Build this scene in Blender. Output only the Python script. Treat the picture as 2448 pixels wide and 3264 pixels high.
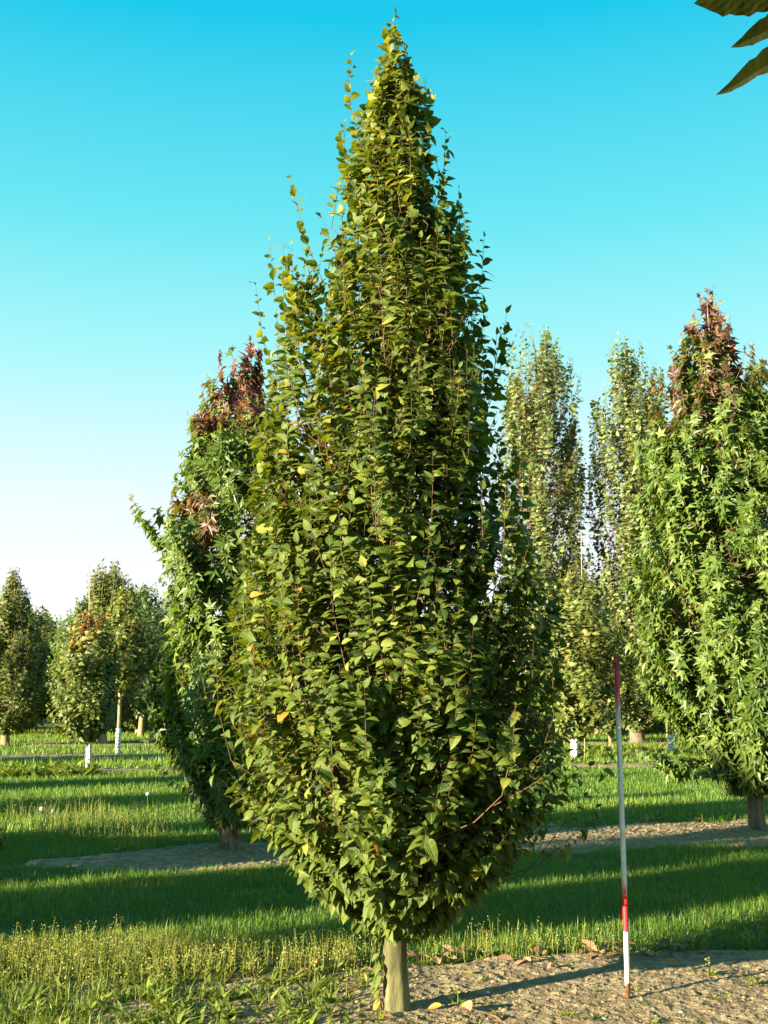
import bpy, math
import numpy as np
from mathutils import Matrix, Vector

for o in list(bpy.data.objects):
    bpy.data.objects.remove(o, do_unlink=True)
sc = bpy.context.scene
COL = sc.collection

# ------------------------------------------------------------------ camera
EYE, PITCH = 1.78, math.radians(9.32)
cam_data = bpy.data.cameras.new('camera')
cam_data.sensor_fit = 'VERTICAL'
cam_data.sensor_height = 36.0
cam_data.sensor_width = 27.0
cam_data.lens = 39.06
cam_data.clip_start = 0.05
cam_data.clip_end = 3000
cam = bpy.data.objects.new('camera', cam_data)
cam.location = (0, 0, EYE)
cam.rotation_euler = (math.pi / 2 + PITCH, 0, 0)
COL.objects.link(cam)
sc.camera = cam

# ------------------------------------------------------------------ light
SUN_EL = math.radians(11.5)
SH = np.array([0.84, 0.545]); SH = SH / np.linalg.norm(SH)     # the way shadows fall on the ground
sun_data = bpy.data.lights.new('sun', 'SUN')
sun_data.energy = 5.0
sun_data.angle = math.radians(0.53)
sun_data.color = (1.0, 0.87, 0.62)
sun = bpy.data.objects.new('sun', sun_data)
d = Vector((SH[0] * math.cos(SUN_EL), SH[1] * math.cos(SUN_EL), -math.sin(SUN_EL)))
sun.rotation_euler = d.to_track_quat('-Z', 'Y').to_euler()
sun.location = (-20, -13, 12)
COL.objects.link(sun)

world = bpy.data.worlds.new('World')
sc.world = world
world.use_nodes = True
wt = world.node_tree
wt.nodes.clear()
w_out = wt.nodes.new('ShaderNodeOutputWorld')
w_bg = wt.nodes.new('ShaderNodeBackground')
w_bg.inputs['Strength'].default_value = 0.05
sky = wt.nodes.new('ShaderNodeTexSky')
sky.sky_type = 'NISHITA'
sky.sun_disc = False
sky.sun_elevation = SUN_EL
sky.sun_rotation = math.atan2(-SH[0], -SH[1])
sky.air_density = 1.0
sky.dust_density = 0.6
sky.ozone_density = 2.0
# clear evening air: cyan overhead, paling to white haze at the horizon all the way round
tc = wt.nodes.new('ShaderNodeTexCoord')
sep = wt.nodes.new('ShaderNodeSeparateXYZ')
wt.links.new(tc.outputs['Generated'], sep.inputs[0])
ramp = wt.nodes.new('ShaderNodeValToRGB')
els = [(0.0, (.96, .97, .98)), (.11, (.94, .965, .98)), (.17, (.81, .935, .955)), (.225, (.62, .92, .935)), (.29, (.39, .90, .91)),
       (.40, (.14, .77, .85)), (.55, (0.0, .56, .80)), (.75, (.09, .37, .56)), (1.0, (.11, .29, .46))]
cr = ramp.color_ramp
while len(cr.elements) < len(els):
    cr.elements.new(0.5)
for e, (p, c) in zip(cr.elements, els):
    e.position = p
    e.color = (*c, 1)
wt.links.new(sep.outputs['Z'], ramp.inputs['Fac'])
scl = wt.nodes.new('ShaderNodeVectorMath'); scl.operation = 'SCALE'
scl.inputs['Scale'].default_value = 4.45
wt.links.new(ramp.outputs['Color'], scl.inputs[0])
mixw = wt.nodes.new('ShaderNodeMix'); mixw.data_type = 'RGBA'
mixw.inputs['Factor'].default_value = 0.93
wt.links.new(sky.outputs['Color'], mixw.inputs['A'])
wt.links.new(scl.outputs['Vector'], mixw.inputs['B'])
wt.links.new(mixw.outputs['Result'], w_bg.inputs['Color'])
wt.links.new(w_bg.outputs['Background'], w_out.inputs['Surface'])

sc.view_settings.view_transform = 'Standard'
sc.view_settings.look = 'None'
sc.view_settings.exposure = 2.3
sc.view_settings.gamma = 1.0
sc.view_settings.use_curve_mapping = False
sc.cycles.max_bounces = 6
sc.cycles.diffuse_bounces = 3
sc.cycles.glossy_bounces = 2
sc.cycles.transmission_bounces = 4
sc.cycles.transparent_max_bounces = 4
sc.cycles.caustics_reflective = False
sc.cycles.caustics_refractive = False

# ------------------------------------------------------------------ helpers
UP = np.array([0., 0., 1.])

def nrm(v):
    return v / np.maximum(np.linalg.norm(v, axis=-1, keepdims=True), 1e-9)

def mesh_arrays(name, V, T, attrs=None, smooth=False):
    """V (n,3) float, T (m,3) or (m,4) int, attrs {name: ('FLOAT'|'FLOAT2', data)}"""
    me = bpy.data.meshes.new(name)
    V = np.ascontiguousarray(V, dtype=np.float32)
    T = np.ascontiguousarray(T, dtype=np.int32)
    k = T.shape[1]
    me.vertices.add(len(V)); me.vertices.foreach_set('co', V.ravel())
    me.loops.add(T.size); me.loops.foreach_set('vertex_index', T.ravel())
    me.polygons.add(len(T))
    me.polygons.foreach_set('loop_start', np.arange(0, T.size, k, dtype=np.int32))
    me.polygons.foreach_set('use_smooth', np.full(len(T), smooth, dtype=bool))
    if attrs:
        for an, (ty, data) in attrs.items():
            if ty == 'FLOAT':
                a = me.attributes.new(an, 'FLOAT', 'POINT')
                a.data.foreach_set('value', np.ascontiguousarray(data, dtype=np.float32).ravel())
            else:
                a = me.attributes.new(an, 'FLOAT2', 'POINT')
                a.data.foreach_set('vector', np.ascontiguousarray(data, dtype=np.float32).ravel())
    me.update(calc_edges=True)
    return me

def link(name, me, mat=None, parent=None, loc=None, kind=None):
    o = bpy.data.objects.new(name, me)
    COL.objects.link(o)
    if mat is not None and me is not None and len(me.materials) == 0:
        me.materials.append(mat)
    if parent is not None:
        o.parent = parent
    if loc is not None:
        o.location = loc
    if kind:
        o['kind'] = kind
    return o

def tag(o, label, cat, group=None, kind=None):
    o['label'] = label
    o['category'] = cat
    if group: o['group'] = group
    if kind: o['kind'] = kind
    return o

def empty(name, loc, label, cat, group=None):
    o = bpy.data.objects.new(name, None)
    o.empty_display_size = 0.2
    o.location = loc
    COL.objects.link(o)
    return tag(o, label, cat, group)

def copy_thing(root, loc, rz, label, group=None, scale=1.0, keep=('trunk', 'branches', 'crown', 'twigs', 'limb')):
    r = root.copy(); COL.objects.link(r)
    r.location = loc; r.rotation_euler = (0, 0, rz); r.scale = (scale,) * 3
    r['label'] = label
    if 'group' in r: del r['group']
    if group: r['group'] = group
    for ch in list(root.children):
        if ch.name.split('.')[0] in keep:
            c = ch.copy(); COL.objects.link(c); c.parent = r
    return r

def tube(P, R, sides=6, cap=True):
    """tapered tube along points P (k,3) with radii R (k)"""
    P = np.asarray(P, float); k = len(P)
    R = np.broadcast_to(np.asarray(R, float), (k,))
    t = nrm(np.gradient(P, axis=0))
    ref = np.array([1., 0, 0]) if abs(t[:, 0]).mean() < .8 else np.array([0, 1., 0])
    a = nrm(np.cross(t, ref)); b = np.cross(t, a)
    ang = np.arange(sides) / sides * 2 * math.pi
    V = P[:, None, :] + R[:, None, None] * (np.cos(ang)[None, :, None] * a[:, None, :] + np.sin(ang)[None, :, None] * b[:, None, :])
    V = V.reshape(-1, 3)
    i = np.arange(k - 1)[:, None] * sides; j = np.arange(sides)[None, :]; j2 = (j + 1) % sides
    q = np.stack([i + j, i + j2, i + sides + j2, i + sides + j], -1).reshape(-1, 4)
    T = np.concatenate([q[:, [0, 1, 2]], q[:, [0, 2, 3]]])
    if cap:
        V = np.vstack([V, P[-1] + t[-1] * R[-1] * .6, P[0]])
        n = len(V); top = (k - 1) * sides
        jj = np.arange(sides); jn = (jj + 1) % sides
        T = np.vstack([T, np.stack([top + jj, top + jn, np.full(sides, n - 2)], -1), np.stack([jn, jj, np.full(sides, n - 1)], -1)])
    return V, T

def tubes_batch(P, R, sides=3):
    """P (N,k,3), R (N,k): many tubes at once, no caps"""
    N, k, _ = P.shape
    t = nrm(np.gradient(P, axis=1))
    ref = np.array([.31, .95, .05])
    a = nrm(np.cross(t, ref)); b = np.cross(t, a)
    ang = np.arange(sides) / sides * 2 * math.pi
    V = P[:, :, None, :] + R[:, :, None, None] * (np.cos(ang)[:, None] * a[:, :, None, :] + np.sin(ang)[:, None] * b[:, :, None, :])
    i = np.arange(k - 1)[:, None] * sides; j = np.arange(sides)[None, :]; j2 = (j + 1) % sides
    q = np.stack([i + j, i + j2, i + sides + j2, i + sides + j], -1).reshape(-1, 4)
    q = (q[None] + (np.arange(N) * k * sides)[:, None, None]).reshape(-1, 4)
    return V.reshape(-1, 3), np.concatenate([q[:, [0, 1, 2]], q[:, [0, 2, 3]]])

def join(parts):
    Vs, Ts, n = [], [], 0
    for V, T in parts:
        Vs.append(V); Ts.append(T + n); n += len(V)
    return np.vstack(Vs), np.vstack(Ts)

def vnoise(x, y, scale, seed=0):
    """smooth value noise in 0..1"""
    x = np.asarray(x, float) / scale; y = np.asarray(y, float) / scale
    xi = np.floor(x).astype(np.int64); yi = np.floor(y).astype(np.int64)
    fx = x - xi; fy = y - yi
    fx = fx * fx * (3 - 2 * fx); fy = fy * fy * (3 - 2 * fy)
    def h(a, b):
        n = (a * 374761393 + b * 668265263 + seed * 974634777) & 0xFFFFFFFF
        n = ((n ^ (n >> 13)) * 1274126177) & 0xFFFFFFFF
        return ((n ^ (n >> 16)) & 0xFFFF) / 65535.0
    return (h(xi, yi) * (1 - fx) + h(xi + 1, yi) * fx) * (1 - fy) + (h(xi, yi + 1) * (1 - fx) + h(xi + 1, yi + 1) * fx) * fy

# ------------------------------------------------------------------ materials
def newmat(name):
    m = bpy.data.materials.new(name)
    m.use_nodes = True
    m.node_tree.nodes.clear()
    return m, m.node_tree.nodes, m.node_tree.links

def rampnode(nt, stops):
    r = nt.nodes.new('ShaderNodeValToRGB')
    c = r.color_ramp
    while len(c.elements) < len(stops): c.elements.new(.5)
    for e, (p, col) in zip(c.elements, stops):
        e.position = p; e.color = (*col, 1)
    return r

def mathn(nt, op, a, b=None):
    n = nt.nodes.new('ShaderNodeMath'); n.operation = op
    for i, v in enumerate((a, b)):
        if v is None: continue
        if isinstance(v, (int, float)): n.inputs[i].default_value = v
        else: nt.links.new(v, n.inputs[i])
    return n.outputs[0]

def leaf_material(name, greens, autumn=None, rough=.45, spec=.4, trans=.3, veins=0, vein_strength=.5, vein_dark=.32):
    m, N, L = newmat(name); nt = m.node_tree
    out = N.new('ShaderNodeOutputMaterial')
    at = N.new('ShaderNodeAttribute'); at.attribute_name = 'tint'
    g = rampnode(nt, greens); L.new(at.outputs['Fac'], g.inputs[0])
    col = g.outputs[0]
    if autumn:
        au = N.new('ShaderNodeAttribute'); au.attribute_name = 'autumn'
        ar = rampnode(nt, autumn); L.new(at.outputs['Fac'], ar.inputs[0])
        mx = N.new('ShaderNodeMix'); mx.data_type = 'RGBA'
        L.new(au.outputs['Fac'], mx.inputs['Factor']); L.new(col, mx.inputs['A']); L.new(ar.outputs[0], mx.inputs['B'])
        col = mx.outputs['Result']
    p = N.new('ShaderNodeBsdfPrincipled')
    p.inputs['Roughness'].default_value = rough
    p.inputs['Specular IOR Level'].default_value = spec
    tr = N.new('ShaderNodeBsdfTranslucent')
    tm = N.new('ShaderNodeMix'); tm.data_type = 'RGBA'; tm.blend_type = 'MULTIPLY'; tm.inputs['Factor'].default_value = 1
    tm.inputs['B'].default_value = (2.1, 1.9, .7, 1)
    L.new(col, tm.inputs['A']); L.new(tm.outputs['Result'], tr.inputs['Color'])
    if veins:
        uv = N.new('ShaderNodeAttribute'); uv.attribute_name = 'leafuv'
        s = N.new('ShaderNodeSeparateXYZ'); L.new(uv.outputs['Vector'], s.inputs[0])
        av = mathn(nt, 'ABSOLUTE', s.outputs['Y'])
        ph = mathn(nt, 'SUBTRACT', s.outputs['X'], mathn(nt, 'MULTIPLY', av, .85))
        w = mathn(nt, 'SINE', mathn(nt, 'MULTIPLY', ph, 2 * math.pi * veins))
        mid = mathn(nt, 'LESS_THAN', av, .018)
        vm = N.new('ShaderNodeMix'); vm.data_type = 'RGBA'; vm.blend_type = 'MULTIPLY'
        vm.inputs['B'].default_value = (.62, .70, .6, 1)
        L.new(mathn(nt, 'MULTIPLY', mathn(nt, 'GREATER_THAN', w, .55), vein_dark), vm.inputs['Factor']); L.new(col, vm.inputs['A'])
        v2 = N.new('ShaderNodeMix'); v2.data_type = 'RGBA'; v2.inputs['B'].default_value = (.24, .28, .08, 1)
        L.new(mathn(nt, 'MULTIPLY', mid, .6), v2.inputs['Factor']); L.new(vm.outputs['Result'], v2.inputs['A'])
        col = v2.outputs['Result']
        bp = N.new('ShaderNodeBump'); bp.inputs['Strength'].default_value = vein_strength; bp.inputs['Distance'].default_value = .0025
        L.new(w, bp.inputs['Height']); L.new(bp.outputs['Normal'], p.inputs['Normal']); L.new(bp.outputs['Normal'], tr.inputs['Normal'])
    L.new(col, p.inputs['Base Color'])
    ms = N.new('ShaderNodeMixShader'); ms.inputs[0].default_value = trans
    L.new(p.outputs[0], ms.inputs[1]); L.new(tr.outputs[0], ms.inputs[2])
    L.new(ms.outputs[0], out.inputs['Surface'])
    return m

def noise_material(name, stops, scale=8, detail=6, rough=.9, stretch=(1, 1, 1), bump=.3, bscale=40, bdist=.01, coord='Object', spec=.2, second=None):
    m, N, L = newmat(name); nt = m.node_tree
    out = N.new('ShaderNodeOutputMaterial'); p = N.new('ShaderNodeBsdfPrincipled')
    tcn = N.new('ShaderNodeTexCoord'); mp = N.new('ShaderNodeMapping'); mp.inputs['Scale'].default_value = stretch
    L.new(tcn.outputs[coord], mp.inputs[0])
    n1 = N.new('ShaderNodeTexNoise'); n1.inputs['Scale'].default_value = scale; n1.inputs['Detail'].default_value = detail; n1.inputs['Roughness'].default_value = .62
    L.new(mp.outputs[0], n1.inputs['Vector'])
    r = rampnode(nt, stops); L.new(n1.outputs['Fac'], r.inputs[0])
    col = r.outputs[0]
    if second:
        s2, stops2, blend = second
        n3 = N.new('ShaderNodeTexNoise'); n3.inputs['Scale'].default_value = s2; n3.inputs['Detail'].default_value = 5
        L.new(mp.outputs[0], n3.inputs['Vector'])
        r3 = rampnode(nt, stops2); L.new(n3.outputs['Fac'], r3.inputs[0])
        mx = N.new('ShaderNodeMix'); mx.data_type = 'RGBA'; mx.blend_type = blend; mx.inputs['Factor'].default_value = 1
        L.new(col, mx.inputs['A']); L.new(r3.outputs[0], mx.inputs['B'])
        col = mx.outputs['Result']
    L.new(col, p.inputs['Base Color'])
    p.inputs['Roughness'].default_value = rough
    p.inputs['Specular IOR Level'].default_value = spec
    n2 = N.new('ShaderNodeTexNoise'); n2.inputs['Scale'].default_value = bscale; n2.inputs['Detail'].default_value = 8
    L.new(mp.outputs[0], n2.inputs['Vector'])
    bp = N.new('ShaderNodeBump'); bp.inputs['Strength'].default_value = bump; bp.inputs['Distance'].default_value = bdist
    L.new(n2.outputs['Fac'], bp.inputs['Height']); L.new(bp.outputs['Normal'], p.inputs['Normal'])
    L.new(p.outputs[0], out.inputs['Surface'])
    return m

M = {}
M['soil'] = noise_material('dry_sandy_soil', [(.30, (.16, .12, .068)), (.5, (.285, .215, .122)), (.7, (.41, .32, .185))], scale=9, detail=10, bump=.8, bscale=70, bdist=.012,
                           second=(90, [(.35, (.62, .6, .58)), (.6, (1, 1, 1))], 'MULTIPLY'))
M['ground'] = noise_material('meadow_ground', [(.3, (.035, .065, .012)), (.5, (.06, .11, .018)), (.72, (.09, .14, .03))], scale=1.3, detail=12, bump=1, bscale=30, bdist=.03)
M['hornbark'] = noise_material('smooth_green_grey_bark', [(.32, (.055, .05, .025)), (.5, (.125, .115, .052)), (.68, (.21, .195, .10))], scale=14, stretch=(1, 1, .28), bump=.9, bscale=60, bdist=.004, rough=.75,
                               second=(2.2, [(.38, (.55, .58, .46)), (.6, (1.05, 1.05, 1.0))], 'MULTIPLY'))
M['gumbark'] = noise_material('furrowed_grey_brown_bark', [(.3, (.06, .045, .03)), (.55, (.17, .13, .09)), (.75, (.27, .22, .15))], scale=22, stretch=(1, 1, .22), bump=1, bscale=40, bdist=.02)
M['farbark'] = noise_material('ochre_grey_bark', [(.3, (.14, .11, .06)), (.6, (.30, .24, .13)), (.8, (.38, .32, .2))], scale=9, stretch=(1, 1, .3), bump=.6, bscale=30, bdist=.01)
M['twig'] = noise_material('reddish_brown_twig_bark', [(.3, (.055, .03, .02)), (.55, (.12, .066, .04)), (.8, (.20, .13, .075))], scale=5, bump=.2, bscale=30, bdist=.002, rough=.6)
M['horn'] = leaf_material('hornbeam_leaf', [(0, (.030, .062, .009)), (.4, (.075, .115, .013)), (.8, (.145, .180, .022)), (.965, (.25, .25, .04)), (.985, (.38, .22, .03)), (1, (.42, .20, .03))],
                          rough=.48, spec=.35, trans=.32, veins=11, vein_strength=.4, vein_dark=.16)
M['gum'] = leaf_material('sweetgum_leaf', [(0, (.045, .088, .014)), (.5, (.088, .145, .022)), (1, (.175, .225, .042))],
                         autumn=[(0, (.075, .020, .034)), (.4, (.125, .042, .046)), (.75, (.19, .085, .045)), (1, (.22, .15, .045))], rough=.48, spec=.5, trans=.32)
M['poplar'] = leaf_material('poplar_leaf', [(0, (.05, .085, .022)), (.5, (.13, .175, .05)), (1, (.28, .32, .12))], rough=.4, spec=.5, trans=.25)
M['maple'] = leaf_material('maple_leaf', [(0, (.05, .08, .016)), (.5, (.11, .145, .028)), (1, (.20, .22, .05))],
                           autumn=[(0, (.30, .05, .03)), (.5, (.36, .13, .03)), (1, (.30, .20, .04))], rough=.5, trans=.3)
M['column'] = leaf_material('small_olive_leaf', [(0, (.045, .07, .014)), (.5, (.10, .13, .024)), (1, (.20, .21, .05))], rough=.5, trans=.3)
M['locust'] = leaf_material('pale_feathery_leaf', [(0, (.06, .10, .03)), (.5, (.10, .16, .045)), (1, (.17, .23, .07))], rough=.5, trans=.35)
M['bush'] = leaf_material('bright_bush_leaf', [(0, (.06, .09, .018)), (.5, (.13, .16, .032)), (1, (.24, .25, .06))], rough=.5, trans=.3)
M['grass'] = leaf_material('meadow_grass_blade', [(0, (.054, .120, .015)), (.5, (.104, .190, .022)), (.85, (.18, .245, .034)), (1, (.32, .30, .11))], rough=.5, spec=.35, trans=.35)
M['weed'] = leaf_material('seeding_weed_stem', [(0, (.12, .16, .03)), (.5, (.22, .24, .05)), (1, (.42, .38, .13))], rough=.6, spec=.25, trans=.3)
M['rosette'] = leaf_material('broad_weed_leaf', [(0, (.09, .13, .022)), (.6, (.17, .22, .035)), (1, (.28, .29, .06))], rough=.5, spec=.3, trans=.3)
M['dead'] = leaf_material('dry_brown_leaf', [(0, (.11, .05, .028)), (.5, (.22, .11, .06)), (.85, (.33, .19, .11)), (1, (.42, .29, .16))], rough=.6, spec=.3, trans=.12, veins=8, vein_strength=.5)
M['horn_shaded'] = leaf_material('shaded_hornbeam_leaf', [(0, (.035, .042, .008)), (1, (.09, .085, .016))], rough=.5, spec=.35, trans=.12, veins=8, vein_strength=.15, vein_dark=.05)  # darker olive copy of the hornbeam leaf; shade on the near leaves painted in
M['yellow'] = leaf_material('fallen_yellow_leaf', [(0, (.50, .28, .03)), (1, (.52, .40, .06))], rough=.5, spec=.3, trans=.15, veins=9)

# ------------------------------------------------------------------ the lie of the land
def gh(x, y):
    x = np.asarray(x, float); y = np.asarray(y, float)
    return (vnoise(x, y, 2.3, 5) - .5) * .03 + (vnoise(x, y, .6, 6) - .5) * .012

def soil_mask(x, y):
    """1 on bare soil, 0 on grass"""
    x = np.asarray(x, float); y = np.asarray(y, float)
    wob = (vnoise(x, y, .9, 11) - .5) * .7 + (vnoise(x, y, .25, 12) - .5) * .28
    d1 = 1.13 - np.abs(y - (6.65 + .165 * x)) + wob * .55
    c2 = 12.85 + .33 * (x + 1.77)
    hw2 = np.interp(x, [-4.4, -3.6, -2.4, 1, 5, 9], [-.6, .35, .85, .95, 1.2, 1.1])
    d2 = hw2 - np.abs(y - c2) + wob * .6
    c3 = 26.6 + .16 * (x + 7); d3 = .55 - np.abs(y - c3) + wob * 1.0
    c4 = 33.0 + .16 * (x + 7.8); d4 = .95 - np.abs(y - c4) + wob * 1.2
    c5 = 41.4 + .05 * (x - 8); d5 = 1.0 - np.abs(y - c5) + wob * 1.2
    dd = np.maximum.reduce([d1, d2, d3, d4, d5])
    return np.clip(dd / .10 * .5 + .5, 0, 1)

def axis(a, fine, b):
    return np.concatenate([a, fine, b])
xs = axis(-np.geomspace(700, 31, 22), np.arange(-30, 30.01, .6), np.geomspace(31, 700, 22))
ys = axis(np.array([-300, -150, -70, -30, -12, -4]), np.arange(0, 60.01, .6), np.geomspace(62, 1500, 22))
X, Y = np.meshgrid(xs, ys, indexing='ij')
Z = gh(X, Y) * ((np.abs(X) < 30) & (Y < 60) & (Y > 0))
nx, ny = X.shape
idx = np.arange(nx * ny).reshape(nx, ny)
Q = np.stack([idx[:-1, :-1], idx[1:, :-1], idx[1:, 1:], idx[:-1, 1:]], -1).reshape(-1, 4)
link('ground', mesh_arrays('ground', np.stack([X, Y, Z], -1).reshape(-1, 3), Q, smooth=True), M['ground'], kind='structure')

def soil_sheet(name, x0, x1, line, half, step, amp):
    """lumpy strip of bare soil; its ragged edge dips below the meadow"""
    u = np.arange(x0, x1, step); v = np.arange(-half, half + step, step)
    U, Vv = np.meshgrid(u, v, indexing='ij')
    Yc = line(U) + Vv
    m = soil_mask(U, Yc)
    lump = (vnoise(U, Yc, .30, 21) - .5) * .018 + (vnoise(U, Yc, .085, 22) - .5) * .010 + (vnoise(U, Yc, .036, 23) ** 2) * .017 + (vnoise(U, Yc, .020, 24) ** 2) * .012
    Zc = gh(U, Yc) + .022 * m - .03 * (1 - m) + lump * amp * np.clip(m * 1.4, .1, 1)
    n0, n1 = U.shape
    ii = np.arange(n0 * n1).reshape(n0, n1)
    q = np.stack([ii[:-1, :-1], ii[1:, :-1], ii[1:, 1:], ii[:-1, 1:]], -1).reshape(-1, 4)
    return link(name, mesh_arrays(name, np.stack([U, Yc, Zc], -1).reshape(-1, 3), q, smooth=False), M['soil'], kind='structure')

soil_sheet('soil_strip', -3.4, 4.2, lambda x: 6.75 + .165 * x, 1.45, .0145, .65)
soil_sheet('soil_strip', -4.4, 9.0, lambda x: 12.85 + .33 * (x + 1.77), 1.6, .036, 1.2)
soil_sheet('soil_strip', -14, 14, lambda x: 26.6 + .16 * (x + 7), 1.1, .14, 1.4)
soil_sheet('soil_strip', -16, 16, lambda x: 33.0 + .16 * (x + 7.8), 1.5, .18, 1.4)
soil_sheet('soil_strip', -18, 20, lambda x: 41.4 + .05 * (x - 8), 1.5, .2, 1.4)

# ------------------------------------------------------------------ leaf shapes (x along the leaf, y across, z up); unit length
def leaf_strip(widths, arch, keel, twist=0.0):
    """two-sided blade with a midrib fold"""
    k = len(widths); u = np.linspace(0, 1, k)
    V, uv = [], []
    for i in range(k):
        z = -arch * u[i] ** 2
        for s in (-1, 0, 1):
            w = widths[i] * s
            V.append((u[i] * (1 - .12 * arch), w, z + abs(w) * keel + twist * w * u[i]))
            uv.append((u[i], w))
    T = []
    for i in range(k - 1):
        a = 3 * i
        for (p, q) in ((0, 1), (1, 2)):
            T += [(a + p, a + 3 + p, a + 3 + q), (a + p, a + 3 + q, a + q)]
    T = [t for t in T if len({tuple(np.round(V[i], 6)) for i in t}) == 3]
    return np.array(V), np.array(T), np.array(uv)

def star_leaf(droop, cup):
    tips = [(0, 1.0), (58, .93), (-58, .93), (116, .66), (-116, .66)]
    notch = [(29, .40), (-29, .40), (88, .36), (-88, .36), (152, .24), (-152, .24)]
    ring = sorted([(a, r, 1) for a, r in tips] + [(a, r, 0) for a, r in notch])
    mids = []
    out = []
    for i, (a, r, tpf) in enumerate(ring):
        out.append((a, r, tpf))
    V = [(0, 0, 0)]
    for a, r, tpf in out:
        t = math.radians(a)
        V.append((r * math.cos(t), r * math.sin(t), (-droop * r * r) + (cup if not tpf else 0)))
    V = np.array(V); n = len(out)
    T = [(0, 1 + i, 1 + (i + 1) % n) for i in range(n)]
    V[:, 0] += .18                        # short stalk end sits behind the blade
    return V / 1.18 * 1.0, np.array(T), V[:, :2].copy()

HORN_W = [.0, .25, .31, .21, .0]
HORN = [leaf_strip(HORN_W, a, kq, tw) for a, kq, tw in ((.36, .18, .0), (.55, .10, .15), (.24, .28, -.15), (.75, .22, .1))]
GUM = [star_leaf(.30, .05), star_leaf(.48, .08), star_leaf(.16, .02)]
POP = [leaf_strip([.0, .42, .0], .25, .15), leaf_strip([.0, .40, .0], .45, .05)]
SMALL = [leaf_strip([.0, .30, .0], .3, .2), leaf_strip([.0, .34, .0], .5, .1)]

def place_leaves(templates, P, A, Nn, S, tint, extra=None, which=None, rng=None):
    """one mesh's worth of leaves; returns V,T,attrs"""
    A = nrm(A); B = nrm(np.cross(Nn, A)); Nn = np.cross(A, B)
    n = len(P)
    if which is None: which = rng.integers(0, len(templates), n)
    Vs, Ts, ti, uvs, off, ex = [], [], [], [], 0, []
    for k, (tv, tt, tuv) in enumerate(templates):
        s = np.where(which == k)[0]
        if len(s) == 0: continue
        W = P[s, None, :] + S[s, None, None] * (tv[None, :, 0:1] * A[s, None, :] + tv[None, :, 1:2] * B[s, None, :] + tv[None, :, 2:3] * Nn[s, None, :])
        Vs.append(W.reshape(-1, 3))
        Ts.append((tt[None] + (np.arange(len(s)) * len(tv))[:, None, None]).reshape(-1, 3) + off)
        off += len(s) * len(tv)
        ti.append(np.repeat(tint[s], len(tv)))
        uvs.append(np.tile(tuv, (len(s), 1)))
        if extra is not None: ex.append(np.repeat(extra[s], len(tv)))
    attrs = {'tint': ('FLOAT', np.concatenate(ti)), 'leafuv': ('FLOAT2', np.vstack(uvs))}
    if extra is not None: attrs['autumn'] = ('FLOAT', np.concatenate(ex))
    return np.vstack(Vs), np.vstack(Ts), attrs

# ------------------------------------------------------------------ trees
def env_r(prof, z, phi):
    p = np.array(prof)[::-1] if prof[0][0] > prof[-1][0] else np.array(prof)
    rl = np.interp(z, p[:, 0], p[:, 1]); rr = np.interp(z, p[:, 0], p[:, 2])
    return (rl + rr) / 2 + (rr - rl) / 2 * np.cos(phi)

def axis_xy(lean, z):
    return np.stack([lean[0] * z, lean[1] * z], -1)

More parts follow.
